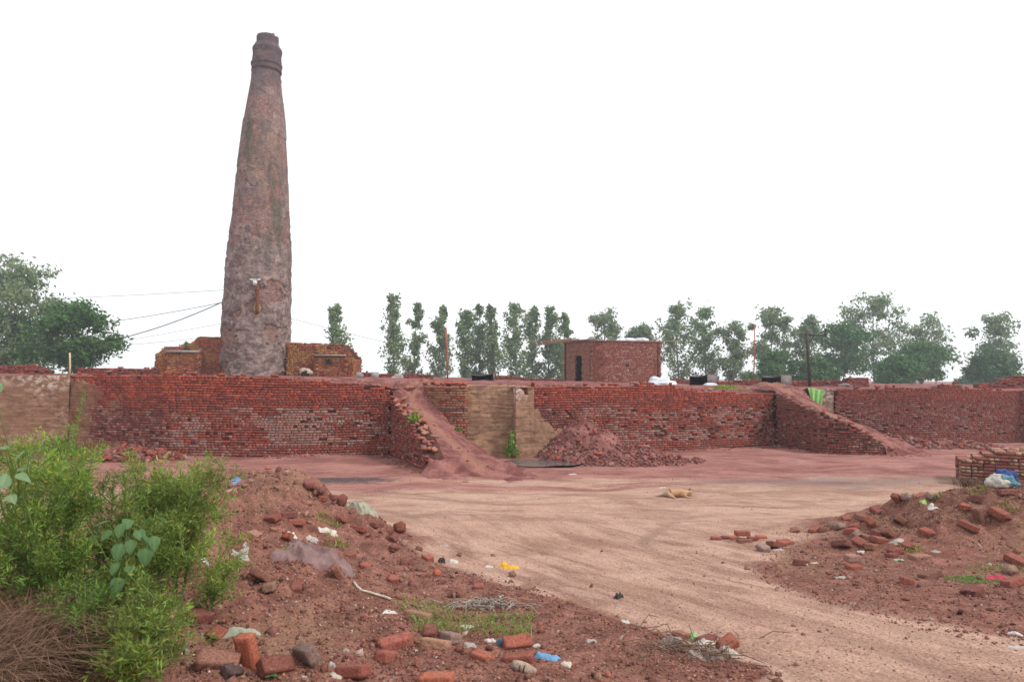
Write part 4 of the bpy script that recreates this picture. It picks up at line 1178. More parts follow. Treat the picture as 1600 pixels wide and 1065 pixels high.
def make_tree(label, px, pytop, wpx, Y, kind, seed, name='tree', group=None, base=-0.3, lean=0.0):
    rng = np.random.default_rng(seed)
    x0 = XY(px, Y); H = P(px, pytop, Y).z - base; Wd = wpx / FPX * Y / 2
    root = empty(name, (x0, Y, base), label=label, cat='tree', group=group, kind='thing')
    m = MB(); pts = []
    def sway(z): return np.array([0.02 * H * math.sin(z * 3 + seed) + lean * z * H, 0.015 * H * math.cos(z * 2.3 + seed), z * H])
    zz = np.linspace(0, 0.96, 12)
    m.tube([sway(z) for z in zz], [max(0.012 * H * (1 - z) ** 0.8, 0.02) for z in zz], 7)
    C = []
    if kind == 'poplar':
        nb = 58
        for i in range(nb):
            z = 0.07 + 0.91 * (i + rng.random()) / nb
            if sfbm(z * 5, 0.3, seed) > 0.7: continue
            r = Wd * np.interp(z, [0.1, 0.3, 0.5, 0.75, 0.92, 1.0], [0.75, 1.0, 0.88, 0.68, 0.42, 0.12]) * rng.uniform(0.45, 1.12) * (1 + 0.35 * sfbm(z * 4, 5.1, seed))
            a = rng.uniform(0, 6.28); rise = r * rng.uniform(0.7, 1.3)
            s0 = sway(z); e = s0 + np.array([math.cos(a) * r, math.sin(a) * r, rise]); 
            m.tube([s0, (s0 + e) / 2 - [0, 0, 0.1 * rise], e], [0.004 * H * (1.1 - z), 0.003 * H * (1.1 - z), 0.015], 4, False)
            k = int(62 * rng.uniform(0.5, 1.4))
            t = rng.uniform(0.25, 1.08, k)[:, None]
            C.append(s0 + (e - s0) * t + rng.normal(0, 1, (k, 3)) * np.array([0.10, 0.10, 0.14]) * (0.6 + r))
        mat, sz, asp, dr = M['poplar'], 0.33, 0.8, 0.3
    elif kind == 'euca':
        nb = 26
        for i in range(nb):
            z = 0.16 + 0.82 * (i + rng.random()) / nb
            r = Wd * np.interp(z, [0.1, 0.4, 0.65, 0.85, 1.0], [0.75, 1.0, 0.85, 0.5, 0.12]) * rng.uniform(0.3, 1.1)
            a = rng.uniform(0, 6.28); rise = r * rng.uniform(0.5, 1.1)
            s0 = sway(z * 0.92); e = s0 + np.array([math.cos(a) * r, math.sin(a) * r, rise * 0.8 + 0.02 * H]); 
            m.tube([s0, (s0 + e) / 2 + [0, 0, 0.05 * rise], e], [0.006 * H * (1.1 - z), 0.004 * H * (1.1 - z), 0.02], 5, False)
            for q in range(rng.integers(1, 4)):
                c = e + rng.normal(0, 1, 3) * np.array([0.22, 0.22, 0.2]) * Wd * 0.75
                k = int(70 * rng.uniform(0.5, 1.4)); rad = Wd * rng.uniform(0.16, 0.30)
                C.append(c + rng.normal(0, 1, (k, 3)) * np.array([1, 1, 0.8]) * rad * 0.55)
        mat, sz, asp, dr = M['euca'], 0.46, 0.5, 0.9
    else:
        nb = 52
        for i in range(nb):
            u = rng.uniform(-0.35, 1.0); a = rng.uniform(0, 6.28)
            rr = math.sqrt(max(1 - max(u, 0) ** 2, 0)) * rng.uniform(0.35, 1.0) * (1 + 0.25 * math.sin(2 * a + seed))
            c = np.array([math.cos(a) * rr * Wd, math.sin(a) * rr * Wd, H * (0.55 + 0.40 * u)])
            s0 = sway(0.3 + 0.2 * rng.random())
            m.tube([s0, (s0 + c) / 2 + [0, 0, -0.02 * H], c], [0.006 * H, 0.004 * H, 0.02], 4, False)
            k = int(105 * rng.uniform(0.6, 1.3)); rad = Wd * rng.uniform(0.16, 0.30)
            C.append(c + rng.normal(0, 1, (k, 3)) * np.array([1, 1, 0.6]) * rad * 0.62)
        mat, sz, asp, dr = M['dark_leaf'], 0.42, 0.55, 0.3
    C = np.concatenate(C)
    if Y < 62: C = np.concatenate([C, C + rng.normal(0, 0.2, C.shape)])
    top = np.percentile(C[:, 2], 99.6)
    C[:, 2] = np.where(C[:, 2] > 0.4 * H, 0.4 * H + (C[:, 2] - 0.4 * H) * (0.6 * H) / (top - 0.4 * H), np.maximum(C[:, 2], 0.05 * H))
    m.build('trunk', M['bark'], root, True)
    sz *= max(Y / 90, 0.72)
    ob('crown', leaf_mesh('crown', C, sz, rng, mat, asp, dr), root)
    return root

TREES = [
 ('pale leafy tree at the left edge, taller of the two big trees', 10, 405, 150, 58, 'euca', 1, 'broadleaf_tree'),
 ('dense dark green tree left of the chimney', 118, 472, 112, 54, 'round', 2, 'broadleaf_tree'),
 ('dark bushy tree behind the left edge trees', 15, 488, 150, 60, 'round', 3, 'broadleaf_tree'),
 ('short poplar behind the right brick block of the chimney', 525, 478, 52, 74, 'poplar', 4, 'poplar_tree'),
 ('tallest poplar, first of the row right of the chimney', 617, 462, 52, 86, 'poplar', 5, 'poplar_tree'),
 ('thin poplar second in the row right of the chimney', 651, 474, 38, 88, 'poplar', 6, 'poplar_tree'),
 ('poplar directly behind the left reddish pole', 688, 479, 42, 88, 'poplar', 7, 'poplar_tree'),
 ('sparse thin poplar right of the left reddish pole', 725, 486, 36, 90, 'poplar', 8, 'poplar_tree'),
 ('left poplar of the bushy pair above the left metal hood', 747, 477, 40, 92, 'poplar', 9, 'poplar_tree'),
 ('right poplar of the bushy pair above the left metal hood', 769, 478, 42, 90, 'poplar', 10, 'poplar_tree'),
 ('fuller poplar midway between the left metal hood and hut', 806, 475, 44, 92, 'poplar', 11, 'poplar_tree'),
 ('narrow poplar left of the hut poles', 835, 480, 34, 94, 'poplar', 12, 'poplar_tree'),
 ('poplar behind the bamboo poles of the hut', 860, 480, 36, 94, 'poplar', 13, 'poplar_tree'),
 ('poplar touching the left corner of the hut', 880, 490, 36, 92, 'poplar', 14, 'poplar_tree'),
 ('pale spreading tree rising behind the hut roof', 942, 482, 66, 95, 'euca', 15, 'eucalyptus_tree'),
 ('small tree top peeping over the right half of the hut', 1003, 508, 48, 96, 'euca', 16, 'eucalyptus_tree'),
 ('tall leafy tree just right of the hut', 1058, 474, 70, 92, 'poplar', 17, 'poplar_tree'),
 ('tall leafy tree above the hood beside the tarpaulin', 1104, 480, 66, 92, 'poplar', 18, 'poplar_tree'),
 ('thin leaning eucalyptus with drooping leaves left of the right reddish pole', 1148, 503, 54, 88, 'euca', 19, 'eucalyptus_tree'),
 ('eucalyptus behind the right reddish pole', 1206, 480, 66, 92, 'euca', 20, 'eucalyptus_tree'),
 ('eucalyptus directly behind the electric pole', 1258, 494, 62, 94, 'euca', 21, 'eucalyptus_tree'),
 ('low round dark tree between the right reddish pole and electric pole', 1214, 548, 76, 76, 'round', 22, 'broadleaf_tree'),
 ('low round tree right of the electric pole', 1275, 560, 64, 74, 'round', 23, 'broadleaf_tree'),
 ('broad mid-green tree right of the electric pole', 1318, 505, 92, 86, 'round', 24, 'broadleaf_tree'),
 ('tallest eucalyptus of the right-hand grove', 1368, 460, 100, 96, 'euca', 25, 'eucalyptus_tree'),
 ('low round tree at the foot of the tallest eucalyptus', 1400, 556, 64, 74, 'round', 26, 'broadleaf_tree'),
 ('eucalyptus at the right end of the grove', 1440, 490, 100, 90, 'euca', 27, 'eucalyptus_tree'),
 ('dark bushy tree under the right end of the grove', 1440, 535, 84, 84, 'round', 28, 'broadleaf_tree'),
 ('lone tree standing apart near the right edge', 1556, 490, 76, 90, 'euca', 29, 'eucalyptus_tree'),
 ('round dark lower tree beneath the lone right-edge tree', 1554, 548, 60, 88, 'round', 30, 'broadleaf_tree'),
 ('low pale bush on the horizon right of the grove', 1520, 585, 40, 110, 'round', 31, 'broadleaf_tree'),
]
for t in TREES:
    make_tree(t[0], t[1], t[2], t[3], t[4], t[5], t[6] + 500, t[7], group={'p': 'poplars behind the kiln', 'e': 'eucalyptus grove behind the kiln', 'b': 'broadleaf trees behind the kiln'}[t[7][0]])

# ------------------------------------------------------------------ rubble, stacks and loose bricks
CHIP = [UNIT * np.array([1, .8, .6]), UNIT * np.array([.8, .6, .8])]
def chunks(name, pts, sizes, cols, parent=None, seed=0, **k):
    """angular broken pieces, one mesh"""
    rng = np.random.default_rng(seed); n = len(pts)
    U = UNIT[None] * rng.uniform(0.3, 1.0, (n, 1, 3)) + rng.normal(0, 0.25, (n, 8, 3))
    q = rng.normal(0, 1, (n, 4)); q /= np.linalg.norm(q, axis=1)[:, None]
    w, x, y, z = q.T
    Rm = np.stack([np.stack([1-2*(y*y+z*z), 2*(x*y-z*w), 2*(x*z+y*w)], -1), np.stack([2*(x*y+z*w), 1-2*(x*x+z*z), 2*(y*z-x*w)], -1), np.stack([2*(x*z-y*w), 2*(y*z+x*w), 1-2*(x*x+y*y)], -1)], 1)
    V = np.einsum('nij,nkj->nki', Rm, U) * np.asarray(sizes)[:, None, None] + np.asarray(pts)[:, None, :]
    F = (UFACE[None] + 8 * np.arange(n)[:, None, None]).reshape(-1, 4)
    return ob(name, mesh_np(name, V.reshape(-1, 3), F, M['brick'], False, dict(col=np.repeat(np.asarray(cols), 8, axis=0))), parent, kind='stuff', **k)

def pile_z(X, Y, cones, seed):
    h = np.full(np.shape(X), -0.2)
    for cx, cy, a, sl, ex in cones:
        h = np.maximum(h, a - sl * np.sqrt(((X - cx) / ex) ** 2 + (Y - cy) ** 2))
    return h + 0.07 * fbm(X * 2.5, Y * 2.5, 0, seed, 4) * sst(-0.1, 0.2, h)

def heap(name, label, x0, x1, y0, y1, cones, seed, nchunk, ncub, cat='heap', smin=0.02, smax=0.07):
    rng = np.random.default_rng(seed)
    nx, ny = int((x1 - x0) / 0.04), int((y1 - y0) / 0.04)
    X, Y = np.meshgrid(np.linspace(x0, x1, nx), np.linspace(y0, y1, ny), indexing='ij')
    Z = pile_z(X, Y, cones, seed) - 0.02
    gz = ground_z(X, Y)
    Z = Z + gz + 0.015 * vn(X * 13, Y * 13, 0, seed)
    root = empty(name, ((x0 + x1) / 2, (y0 + y1) / 2, 0), label=label, cat=cat, kind='thing')
    me = mesh_np('earth', np.stack([X, Y, Z], -1).reshape(-1, 3), grid_faces(nx, ny), M['kilntop'], True, dict(path=np.zeros(nx * ny)))
    ob('earth', me, root).location = -root.location
    def sample(n):
        x, y = rng.uniform(x0, x1, n * 8), rng.uniform(y0, y1, n * 8)
        h = pile_z(x, y, cones, seed)
        ok = np.flatnonzero((h > 0.02) & (rng.random(n * 8) < 0.35 + 0.65 * (h < 0.6)))[:n]
        return np.c_[x, y, h + ground_z(x, y)][ok]
    pts = sample(nchunk); nchunk = len(pts)
    cols = [jc(pick(rng, [(0.5, (124, 82, 76)), (0.08, RED), (0.18, (150, 122, 108)), (0.18, DRK), (0.06, GRY)]), rng, 0.2) for _ in range(nchunk)]
    o = chunks('rubble', pts, rng.uniform(smin, smax, nchunk), cols, root, seed); o.location = -root.location
    if ncub:
        pts = sample(ncub); ncub = len(pts)
        H = np.stack([rng.choice([0.11, 0.075, 0.055], ncub), np.full(ncub, 0.052), np.full(ncub, 0.035)], 1)
        K = np.array([jc(pick(rng, [(0.5, RED), (0.25, DUST), (0.15, ORG), (0.1, PNK)]), rng) for _ in range(ncub)])
        brick_objs(pts + [0, 0, 0.02], H, rng.uniform(0, 6.28, ncub), K, root, rng.normal(0, 0.5, (ncub, 2)), seed)
    return root
heap('rubble_heap', 'conical heap of brick rubble and earth against the kiln wall', 0.4, 5.8, 18.9, 22.9,
     [(2.25, 22.2, 1.28, 0.78, 1.0), (2.85, 21.3, 0.92, 0.62, 1.15), (3.7, 20.8, 0.50, 0.36, 1.3), (4.6, 20.4, 0.2, 0.22, 1.4)], 401, 1700, 30, 'heap', 0.012, 0.05)
heap('brick_pile', 'spilled pile of broken red bricks behind the weeds at the long wall', -12.6, -9.0, 18.9, 20.8,
     [(-11.3, 20.0, 0.34, 0.34, 1.6), (-10.4, 19.9, 0.26, 0.35, 1.4)], 402, 420, 70, 'brick pile', 0.03, 0.08)
heap('brick_pile', 'low spill of red brick rubble right of the right-hand ramp', 13.6, 18.6, 24.4, 26.9,
     [(14.6, 26.2, 0.42, 0.35, 1.6), (16.2, 25.7, 0.24, 0.26, 2.2), (17.4, 25.4, 0.12, 0.2, 1.6)], 403, 600, 40, 'brick pile', 0.03, 0.08)

# stacked new bricks at the right
def brick_stack():
    rng = np.random.default_rng(77)
    x0, y0 = XY(1496, 16.6), 16.6
    root = empty('brick_stack', (x0, y0, 0), label='neat stack of new red bricks with pale ends at the right edge', cat='brick stack', kind='thing')
    z0 = float(ground_z(x0, y0)) - 0.03; row = 0.077
    REDB = (148, 84, 74); PALE = (196, 166, 136)
    C, H, A, K = [], [], [], []
    def put(x, y, z, hx, hy, hz, c):
        C.append((x + rng.normal(0, .006), y + rng.normal(0, .008), z)); H.append((hx, hy, hz)); A.append(rng.normal(0, 0.02)); K.append(jc(c, rng, 0.12))
    nrow = 11
    for k in range(nrow):
        z = z0 + row * (k + 0.5)
        start = x0 + (0.0 if k < 8 else (0.26 + 0.2 * (k - 8)) + 0.1 * rng.random()); end = x0 + 2.6
        pale = k % 3 != 0
        xx = start + rng.uniform(0, 0.02)
        while xx < end:
            hdr = pale and rng.random() < 0.85
            w = 0.112 if hdr else 0.228
            put(xx + w / 2, y0 + (0.115 if hdr else 0.056), z, w / 2 - .004, 0.112 if hdr else 0.054, row / 2 - .003, (PALE if rng.random() < 0.75 else REDB) if hdr else REDB)
            xx += w + 0.004
        yy = y0 + 0.24
        while yy < y0 + 1.3:                                   # the short end of the stack
            put(start + 0.112, yy + 0.056, z, 0.11, 0.054, row / 2 - .003, REDB if rng.random() < 0.6 else PALE); yy += 0.116
        if k >= nrow - 2 or k == 7:                             # bricks seen on top
            for xi in np.arange(start + 0.34, end, 0.116):
                for yi in np.arange(y0 + 0.36, y0 + 1.3, 0.232):
                    if rng.random() < 0.8: put(xi, yi, z, 0.054, 0.112, row / 2 - .003, REDB if rng.random() < 0.5 else PALE)
    for x, y, w in ((1.55, .2, .2), (1.78, .22, .2), (1.35, .5, .1), (2.0, .3, .1), (2.3, .4, .2)):   # a few set on edge on top
        put(x0 + x, y0 + y, z0 + row * nrow + 0.057, 0.11, 0.036, 0.055, REDB if w > .15 else PALE)
    brick_objs(np.array(C), np.array(H), np.array(A), np.array(K), root, None, 9)
    m = MB(); m.box((1.45, 0.68, z0 + row * 7 / 2), (1.2, 0.42, row * 7 / 2 - 0.01)); m.build('inner_bricks', M['core'], root)
    root.rotation_euler = (0, 0, R(-29))
brick_stack()

def loose_mesh(kind, seed):
    """one worn brick: rounded, chipped, with a broken end for part bricks"""
    rng = np.random.default_rng(seed)
    n = (9, 6, 5); h = np.array({'full': (.113, .054, .036), 'half': (.062, .054, .036), 'bat': (.085, .052, .036), 'clod': (.05, .045, .04)}[kind])
    V, F = [], []; idx = {}
    def vid(p):
        k = tuple(np.round(p, 5))
        if k not in idx: idx[k] = len(V); V.append(p)
        return idx[k]
    for ax in range(3):
        u, v = [a for a in range(3) if a != ax]
        for sgn in (-1, 1):
            gu, gv = np.linspace(-1, 1, n[u]), np.linspace(-1, 1, n[v])
            for i in range(n[u] - 1):
                for j in range(n[v] - 1):
                    q = []
                    for a, b in ((gu[i], gv[j]), (gu[i + 1], gv[j]), (gu[i + 1], gv[j + 1]), (gu[i], gv[j + 1])):
                        p = np.zeros(3); p[u], p[v], p[ax] = a, b, sgn; q.append(vid(p))
                    if (sgn > 0) == (ax != 1): F.append(q)
                    else: F.append(q[::-1])
    V = np.array(V)
    edge = (np.abs(V) > 0.99).sum(1)
    Wv = V * h
    nz = fbm(Wv[:, 0] * 22 + seed, Wv[:, 1] * 22, Wv[:, 2] * 22, seed, 3)
    pull = np.where(edge >= 2, 0.006, 0.0) + np.where(edge >= 2, np.clip(0.25 * (nz - 0.5), 0, 0.10), 0) + np.where(edge == 3, 0.006, 0)
    Wv = Wv * (1 - pull[:, None]) + 0.0008 * rng.normal(0, 1, V.shape) * (kind != 'clod') + 0.0015 * nz[:, None]
    if kind in ('half', 'bat'):
        end = V[:, 0] > 0.4
        Wv[end, 0] -= 0.022 * (V[end, 0]) * (0.7 + fbm(V[end, 1] * 2, V[end, 2] * 2, 0, seed + 2, 3))
    if kind == 'clod':
        Wv = Wv / np.maximum(np.linalg.norm(V, axis=1)[:, None] ** 0.6, 0.5) * (1 + 0.3 * fbm(V[:, 0] * 1.3 + seed, V[:, 1] * 1.3, V[:, 2] * 1.3, seed, 3))[:, None]
    return mesh_np('brick_' + kind, Wv, np.array(F), M['brick_obj'], False)
LM = {k: [loose_mesh(k, 900 + 10 * i + j) for j in range(4)] for i, k in enumerate(('full', 'half', 'bat', 'clod'))}

LC = {'r': (146, 76, 62), 'o': (168, 88, 62), 'd': (110, 62, 56), 'b': (134, 92, 74), 'p': (172, 134, 118), 'g': (138, 124, 114), 't': (172, 138, 108), 'k': (52, 46, 46)}
_rl = np.random.default_rng(12)
def loose(px, py, kind, c, label=None, group=None, yaw=None, tilt=None, sc=1.0, sink=0.028, name=None, pt=None):
    me = LM[kind][_rl.integers(4)]; sc = sc * (1.08 if group == GR_ else 0.9)
    g = pt if pt is not None else G(px, py + 2)
    o = bpy.data.objects.new(name or ('earth_clod' if kind == 'clod' else 'brick'), me)
    COL.objects.link(o)
    yaw = _rl.uniform(0, 6.28) if yaw is None else R(yaw)
    tilt = (_rl.normal(0, 0.22), _rl.normal(0, 0.22)) if tilt is None else (R(tilt[0]), R(tilt[1]))
    rt = Matrix.Rotation(yaw, 3, 'Z') @ Matrix.Rotation(tilt[0], 3, 'X') @ Matrix.Rotation(tilt[1], 3, 'Y')
    o.rotation_euler = rt.to_euler()
    h = {'full': (.113, .054, .036), 'half': (.062, .054, .036), 'bat': (.085, .052, .036), 'clod': (.05, .045, .04)}[kind]
    up = sum(abs(rt[2][i]) * h[i] for i in range(3)) * sc
    o.location = (g.x, g.y, g.z + up * 0.85 - sink)
    o.scale = (sc,) * 3
    cc = jc([a * 0.82 + b * 0.18 for a, b in zip(LC[c], (138, 100, 86))], _rl, 0.14); o.color = (*cc, 1)
    return tag(o, label, 'brick' if kind != 'clod' else 'clod', group)

GL, GR_, GB, GRP = 'loose bricks on the left mound', 'loose bricks on the right mound', 'loose bricks at the bottom of the left mound', 'loose bricks at the ramp foot'
SL, SR = 'small broken red brick scattered on the left mound', 'broken red-brown brick in the cluster on the right mound'
for a in [
 (419, 731, 'bat', 'o', 'orange brick perched on the crest of the left mound', GL), (448, 738, 'clod', 'p', 'pale clod just right of the brick on the left mound crest', GL),
 (361, 768, 'bat', 'p', 'pale pinkish brick piece on the upper left mound near the weeds', GL), (329, 784, 'half', 'd', 'dark red half brick beside the weeds on the left mound', GL),
 (341, 784, 'half', 'r', 'red half brick touching its dark twin beside the weeds', GL), (426, 811, 'full', 'r', 'red brick left of the biggest brick amid the left mound', GL),
 (449, 803, 'full', 'd', 'dark red brick leaning over two others amid the left mound', GL), (462, 815, 'full', 'r', 'big red brick in the cluster amid the left mound', GL),
 (449, 838, 'half', 'o', 'orange half brick standing next to the white plastic', GL), (399, 837, 'bat', 'p', 'pale brown brick piece right of the weeds', GL),
 (484, 762, 'clod', 'd', 'large dark red clod on the right flank of the left mound', GL, None, None, 1.9), (503, 778, 'half', 'o', 'orange half brick below the large dark clod', GL),
 (500, 770, 'clod', 'd', 'dark clod resting above the orange half brick', GL, None, None, 1.3), (533, 784, 'clod', 'd', 'largest dark clod of the pair above the grey-green sheet', GL, None, None, 1.7), (522, 779, 'clod', 'd', 'smaller dark clod of the pair above the grey-green sheet', GL, None, None, 1.4), (534, 813, 'bat', 'r', 'red brick piece left of the grey-green sheet', GL), (560, 826, 'full', 'r', 'flat red brick on the right flank above the mauve cloth', GL),
 (583, 840, 'half', 'r', 'red half brick on the mound edge under the flat red brick', GL), (615, 856, 'half', 'd', 'dark red half brick lowest on the mound edge near the track', GL), (589, 820, 'full', 'd', 'dark brick at the edge of the left mound below the grey sheet', GL), (607, 829, 'bat', 'd', 'dark brick piece between the grey-green sheet and round clod', GL), (613, 842, 'half', 'd', 'dark half brick just below the round dark clod', GL), (625, 828, 'clod', 'd', 'round dark clod at the right edge of the left mound', GL, None, None, 2.0),
 (545, 868, 'bat', 'r', 'red brick piece touching the right end of the mauve cloth', GL), (569, 885, 'half', 'r', 'red half brick right of the brown brick on end', GL), (409, 906, 'full', 'b', 'long brown brick leaning below the mauve cloth', GL, 60, (0, 35)), (421, 917, 'bat', 't', 'pale tan brick piece below the mauve cloth', GL),
 (463, 918, 'bat', 'd', 'dark brick piece flat in the soil under the mauve cloth', GL), (527, 900, 'bat', 'b', 'brown brick standing on end right of the mauve cloth', GL, 20, (10, 60)), (613, 905, 'half', 'r', 'red half brick right of the pale string', GL), (309, 968, 'bat', 'd', 'dark red brick half hidden by the weeds', GL, None, None, 1.2),
 (339, 993, 'bat', 'r', 'red brick beside the pale rag at the foot of the weeds', GL), (386, 1036, 'full', 'o', 'bright orange brick standing upright at the bottom left', GB, 75, (-6, 78), 1.05), (340, 1040, 'full', 'b', 'big brown broken block at the bottom left corner of the mound', GB, 10, (20, 10), 1.15),
 (362, 1052, 'bat', 'k', 'blackened brick leaning against the upright orange brick', GB, 60, (40, 20), .8), (431, 1048, 'full', 'd', 'dark red brick tilted corner-up beside the upright orange brick', GB, 40, (40, 15)), (478, 1032, 'full', 'g', 'grey cement-faced brick standing askew at the bottom', GB, 100, (62, 30), 1.1),
 (617, 1006, 'full', 'r', 'large red brick with dark mossy face at the bottom', GB, 28, (4, -6), 1.15), (604, 1027, 'bat', 'r', 'thin red brick chip just below the mossy-faced brick', GB), (552, 1053, 'full', 'r', 'worn red brick at the bottom edge next to white plastic', GB, 150), (653, 961, 'full', 'p', 'pale-topped brick lying alone above the grass tufts', GB, 150, (12, 0)),
 (672, 989, 'half', 'd', 'dark red half brick behind the grey-topped brick', GB), (703, 998, 'full', 'g', 'grey-topped brick right of the tan slab brick', GB, 120, (10, 10)), (680, 1006, 'full', 't', 'flat tan orange brick left of the grey-topped brick', GB, 160, (15, 0)),
 (754, 1026, 'bat', 'o', 'orange-red brick piece between the grass and blue plastic', GB), (808, 1006, 'full', 'r', 'red brick tilted on its edge next to the blue wrapper', GB, 20, (30, 0)), (810, 1030, 'full', 'r', 'flat red brick left of the blue plastic', GB, 170, (0, 8)),
 (682, 1062, 'full', 'o', 'orange brick cut by the bottom edge of the picture', GB, 170), (668, 871, 'bat', 'r', 'red brick piece beside the charred scrap on the mound edge', GL), (683, 897, 'clod', 'o', 'small orange clod below the charred scrap', GL), (748, 916, 'half', 'r', 'red half brick below the yellow bag', GL), (824, 919, 'bat', 'p', 'pinkish flat brick piece at the edge of the dirt track', GL), (640, 880, 'clod', 'd', 'small dark clod left of the charred scrap', GL),
 (1402, 783, 'bat', 'r', 'red brick standing on the crest of the right mound, furthest left', GR_, 20, (0, 50)), (1416, 780, 'clod', 'g', 'grey-brown stone between red bricks on the right crest', GR_, None, None, 1.3), (1436, 778, 'full', 'r', 'red brick lying on the crest of the right mound', GR_, 10), (1453, 778, 'bat', 'g', 'pale grey wedge-shaped brick on the right crest', GR_, 40, (30, 20)),
 (1369, 800, 'bat', 'r', 'red brick piece at the upper right of the brick cluster', GR_), (1360, 821, 'half', 'o', 'orange half brick amid the brick cluster on the right mound', GR_, None, (30, 40), 1.2), (1349, 810, 'full', 'b', 'brown brick at the top of the brick cluster', GR_), (1323, 811, 'full', 'r', 'red brick at the top left of the brick cluster', GR_), (1311, 823, 'bat', 'g', 'grey-topped brick amid the brick cluster on the right mound', GR_), (1335, 822, 'full', 'r', 'red brick just right of the grey-topped brick in the cluster', GR_), (1301, 821, 'half', 't', 'tan half brick at the left of the brick cluster', GR_, None, None, 1.2), (1289, 828, 'half', 'b', 'brown half brick left of the tan one in the cluster', GR_), (1273, 829, 'bat', 'r', 'red brick piece at the far left of the brick cluster', GR_), (1243, 829, 'half', 'p', 'pale pinkish half brick left of the brick cluster', GR_),
 (1407, 815, 'full', 'b', 'large flat brown brick right of the brick cluster', GR_, 60, (35, 10), 1.2), (1351, 838, 'bat', 'b', 'brown brick piece in the middle of the brick cluster', GR_), (1386, 837, 'full', 'b', 'brown brick tilted at the right of the brick cluster', GR_, None, (40, 20)), (1374, 845, 'full', 'r', 'red brick under the tilted brown one in the cluster', GR_), (1343, 849, 'full', 'r', 'red brick near the front of the brick cluster', GR_), (1315, 853, 'full', 'd', 'dark pale-topped brick at the front of the brick cluster', GR_), (1362, 854, 'full', 'b', 'brown brick at the front right of the brick cluster', GR_), (1369, 832, 'bat', 'd', 'dark brick piece below the orange half brick in the cluster', GR_), (1337, 838, 'half', 'g', 'grey half brick hidden in the brick cluster', GR_), (1330, 830, 'bat', 'r', 'red brick piece in the left middle of the brick cluster', GR_),
 (1448, 831, 'bat', 'r', 'red brick half buried on the slope right of the cluster', GR_), (1513, 824, 'full', 'r', 'red brick leaning on the upright brown brick, right slope', GR_), (1529, 813, 'full', 'b', 'brown brick standing upright on the right slope', GR_, 15, (0, 70)), (1562, 806, 'bat', 'r', 'chunky red brick high on the right slope', GR_, None, None, 1.3), (1524, 781, 'full', 'd', 'flat dark red brick below the sack bundle', GR_, None, None, 1.3), (1571, 769, 'bat', 'd', 'dark red brick directly below the blue sack', GR_, None, None, 1.1), (1508, 792, 'half', 'r', 'small red half brick just left of the flat dark brick', GR_),
 (1416, 853, 'bat', 'r', 'red brick piece near the grey plastic, right of the cluster', GR_), (1438, 870, 'full', 'p', 'flat pinkish brick right of the green plastic', GR_, 10, (0, 0)), (1333, 880, 'bat', 'p', 'pale brick resting on a red one before the cluster', GR_, 5, (0, 0), 1.0, -0.05), (1335, 886, 'bat', 'r', 'red brick underneath the pale one before the cluster', GR_, 10, (0, 0)), (1393, 868, 'half', 'd', 'dark red half brick left of the green plastic', GR_), (1400, 862, 'bat', 'r', 'thin red brick chip behind the green plastic', GR_),
 (1226, 848, 'full', 'r', 'red brick with pale plaster at the left tip of the right mound', GR_, 30, (12, 0)), (1211, 853, 'full', 'd', 'dark brick leaning on the plastered one at the mound tip', GR_, 35), (1192, 857, 'bat', 'g', 'greyish brick piece at the very tip of the right mound', GR_), (1251, 879, 'bat', 'd', 'dark flat brick piece before the right mound', GR_),
 (1454, 901, 'full', 'b', 'brown brick alone in front of the right mound', GR_, 15), (1417, 909, 'half', 'r', 'small red half brick left of the brown brick alone', GR_), (1588, 877, 'full', 'r', 'red brick at the right edge above the pink cloth', GR_), (1584, 912, 'full', 'r', 'red brick at the right edge below the pink cloth', GR_), (1519, 927, 'bat', 'd', 'dark red brick piece below the green moss patch', GR_, None, None, 1.2), (1579, 893, 'clod', 'g', 'dark grey stone beside the pink cloth', GR_, None, None, 1.3),
 (649, 736, 'full', 'r', 'leftmost brick lying at the foot of the middle ramp', GRP, 0, (0, 0)), (661, 737, 'bat', 'd', 'dark brick in front of others at the middle ramp foot', GRP), (665, 732, 'bat', 'p', 'pale brick behind others at the middle ramp foot', GRP), (671, 733, 'full', 'o', 'orange brick among those at the middle ramp foot', GRP), (677, 731, 'bat', 'o', 'rightmost tilted brick at the middle ramp foot', GRP), (598, 712, 'bat', 'd', 'single dark brick on the yard before the long wall', GRP),
]:
    loose(a[0], a[1], a[2], a[3], a[4], a[5], *(a[6:] if len(a) > 6 else ()))

# short row of bricks left on the track
row_lab = [(1119, 840, 'bat', 'r', 'leftmost brick of the short row on the track'), (1134, 839, 'half', 'd', 'dark second brick of the short row on the track'), (1146, 839, 'bat', 'o', 'third brick of the short row on the track'),
           (1163, 843, 'full', 'b', 'brown bottom brick under the top one in the short row'), (1177, 841, 'bat', 'r', 'red brick right of the stacked pair in the short row'), (1190, 838, 'bat', 'o', 'rightmost brick of the short row on the track')]
for px, py, k, c, lab in row_lab:
    loose(px, py, k, c, lab, 'short row of bricks on the track', random.choice([0, 12, -15, 30]), (0, 0), 1.05)
g = G(1161, 845); loose(0, 0, 'full', 'r', 'top brick stacked on the short row on the track', 'short row of bricks on the track', 4, (0, 0), 1.05, 0.0, None, Vector((g.x, g.y + 0.03, g.z + 0.08)))

# bricks in the litter heap on the track edge
for px, py, k, c, lab in [(1065, 994, 'half', 'b', 'brown half brick at the back of the litter heap'), (1104, 1000, 'bat', 'd', 'dark red brick right of the green wrapper in the litter heap'), (1136, 1012, 'bat', 'o', 'flat orange brick at the right of the litter heap')]:
    loose(px, py, k, c, lab, 'bricks in the litter heap')

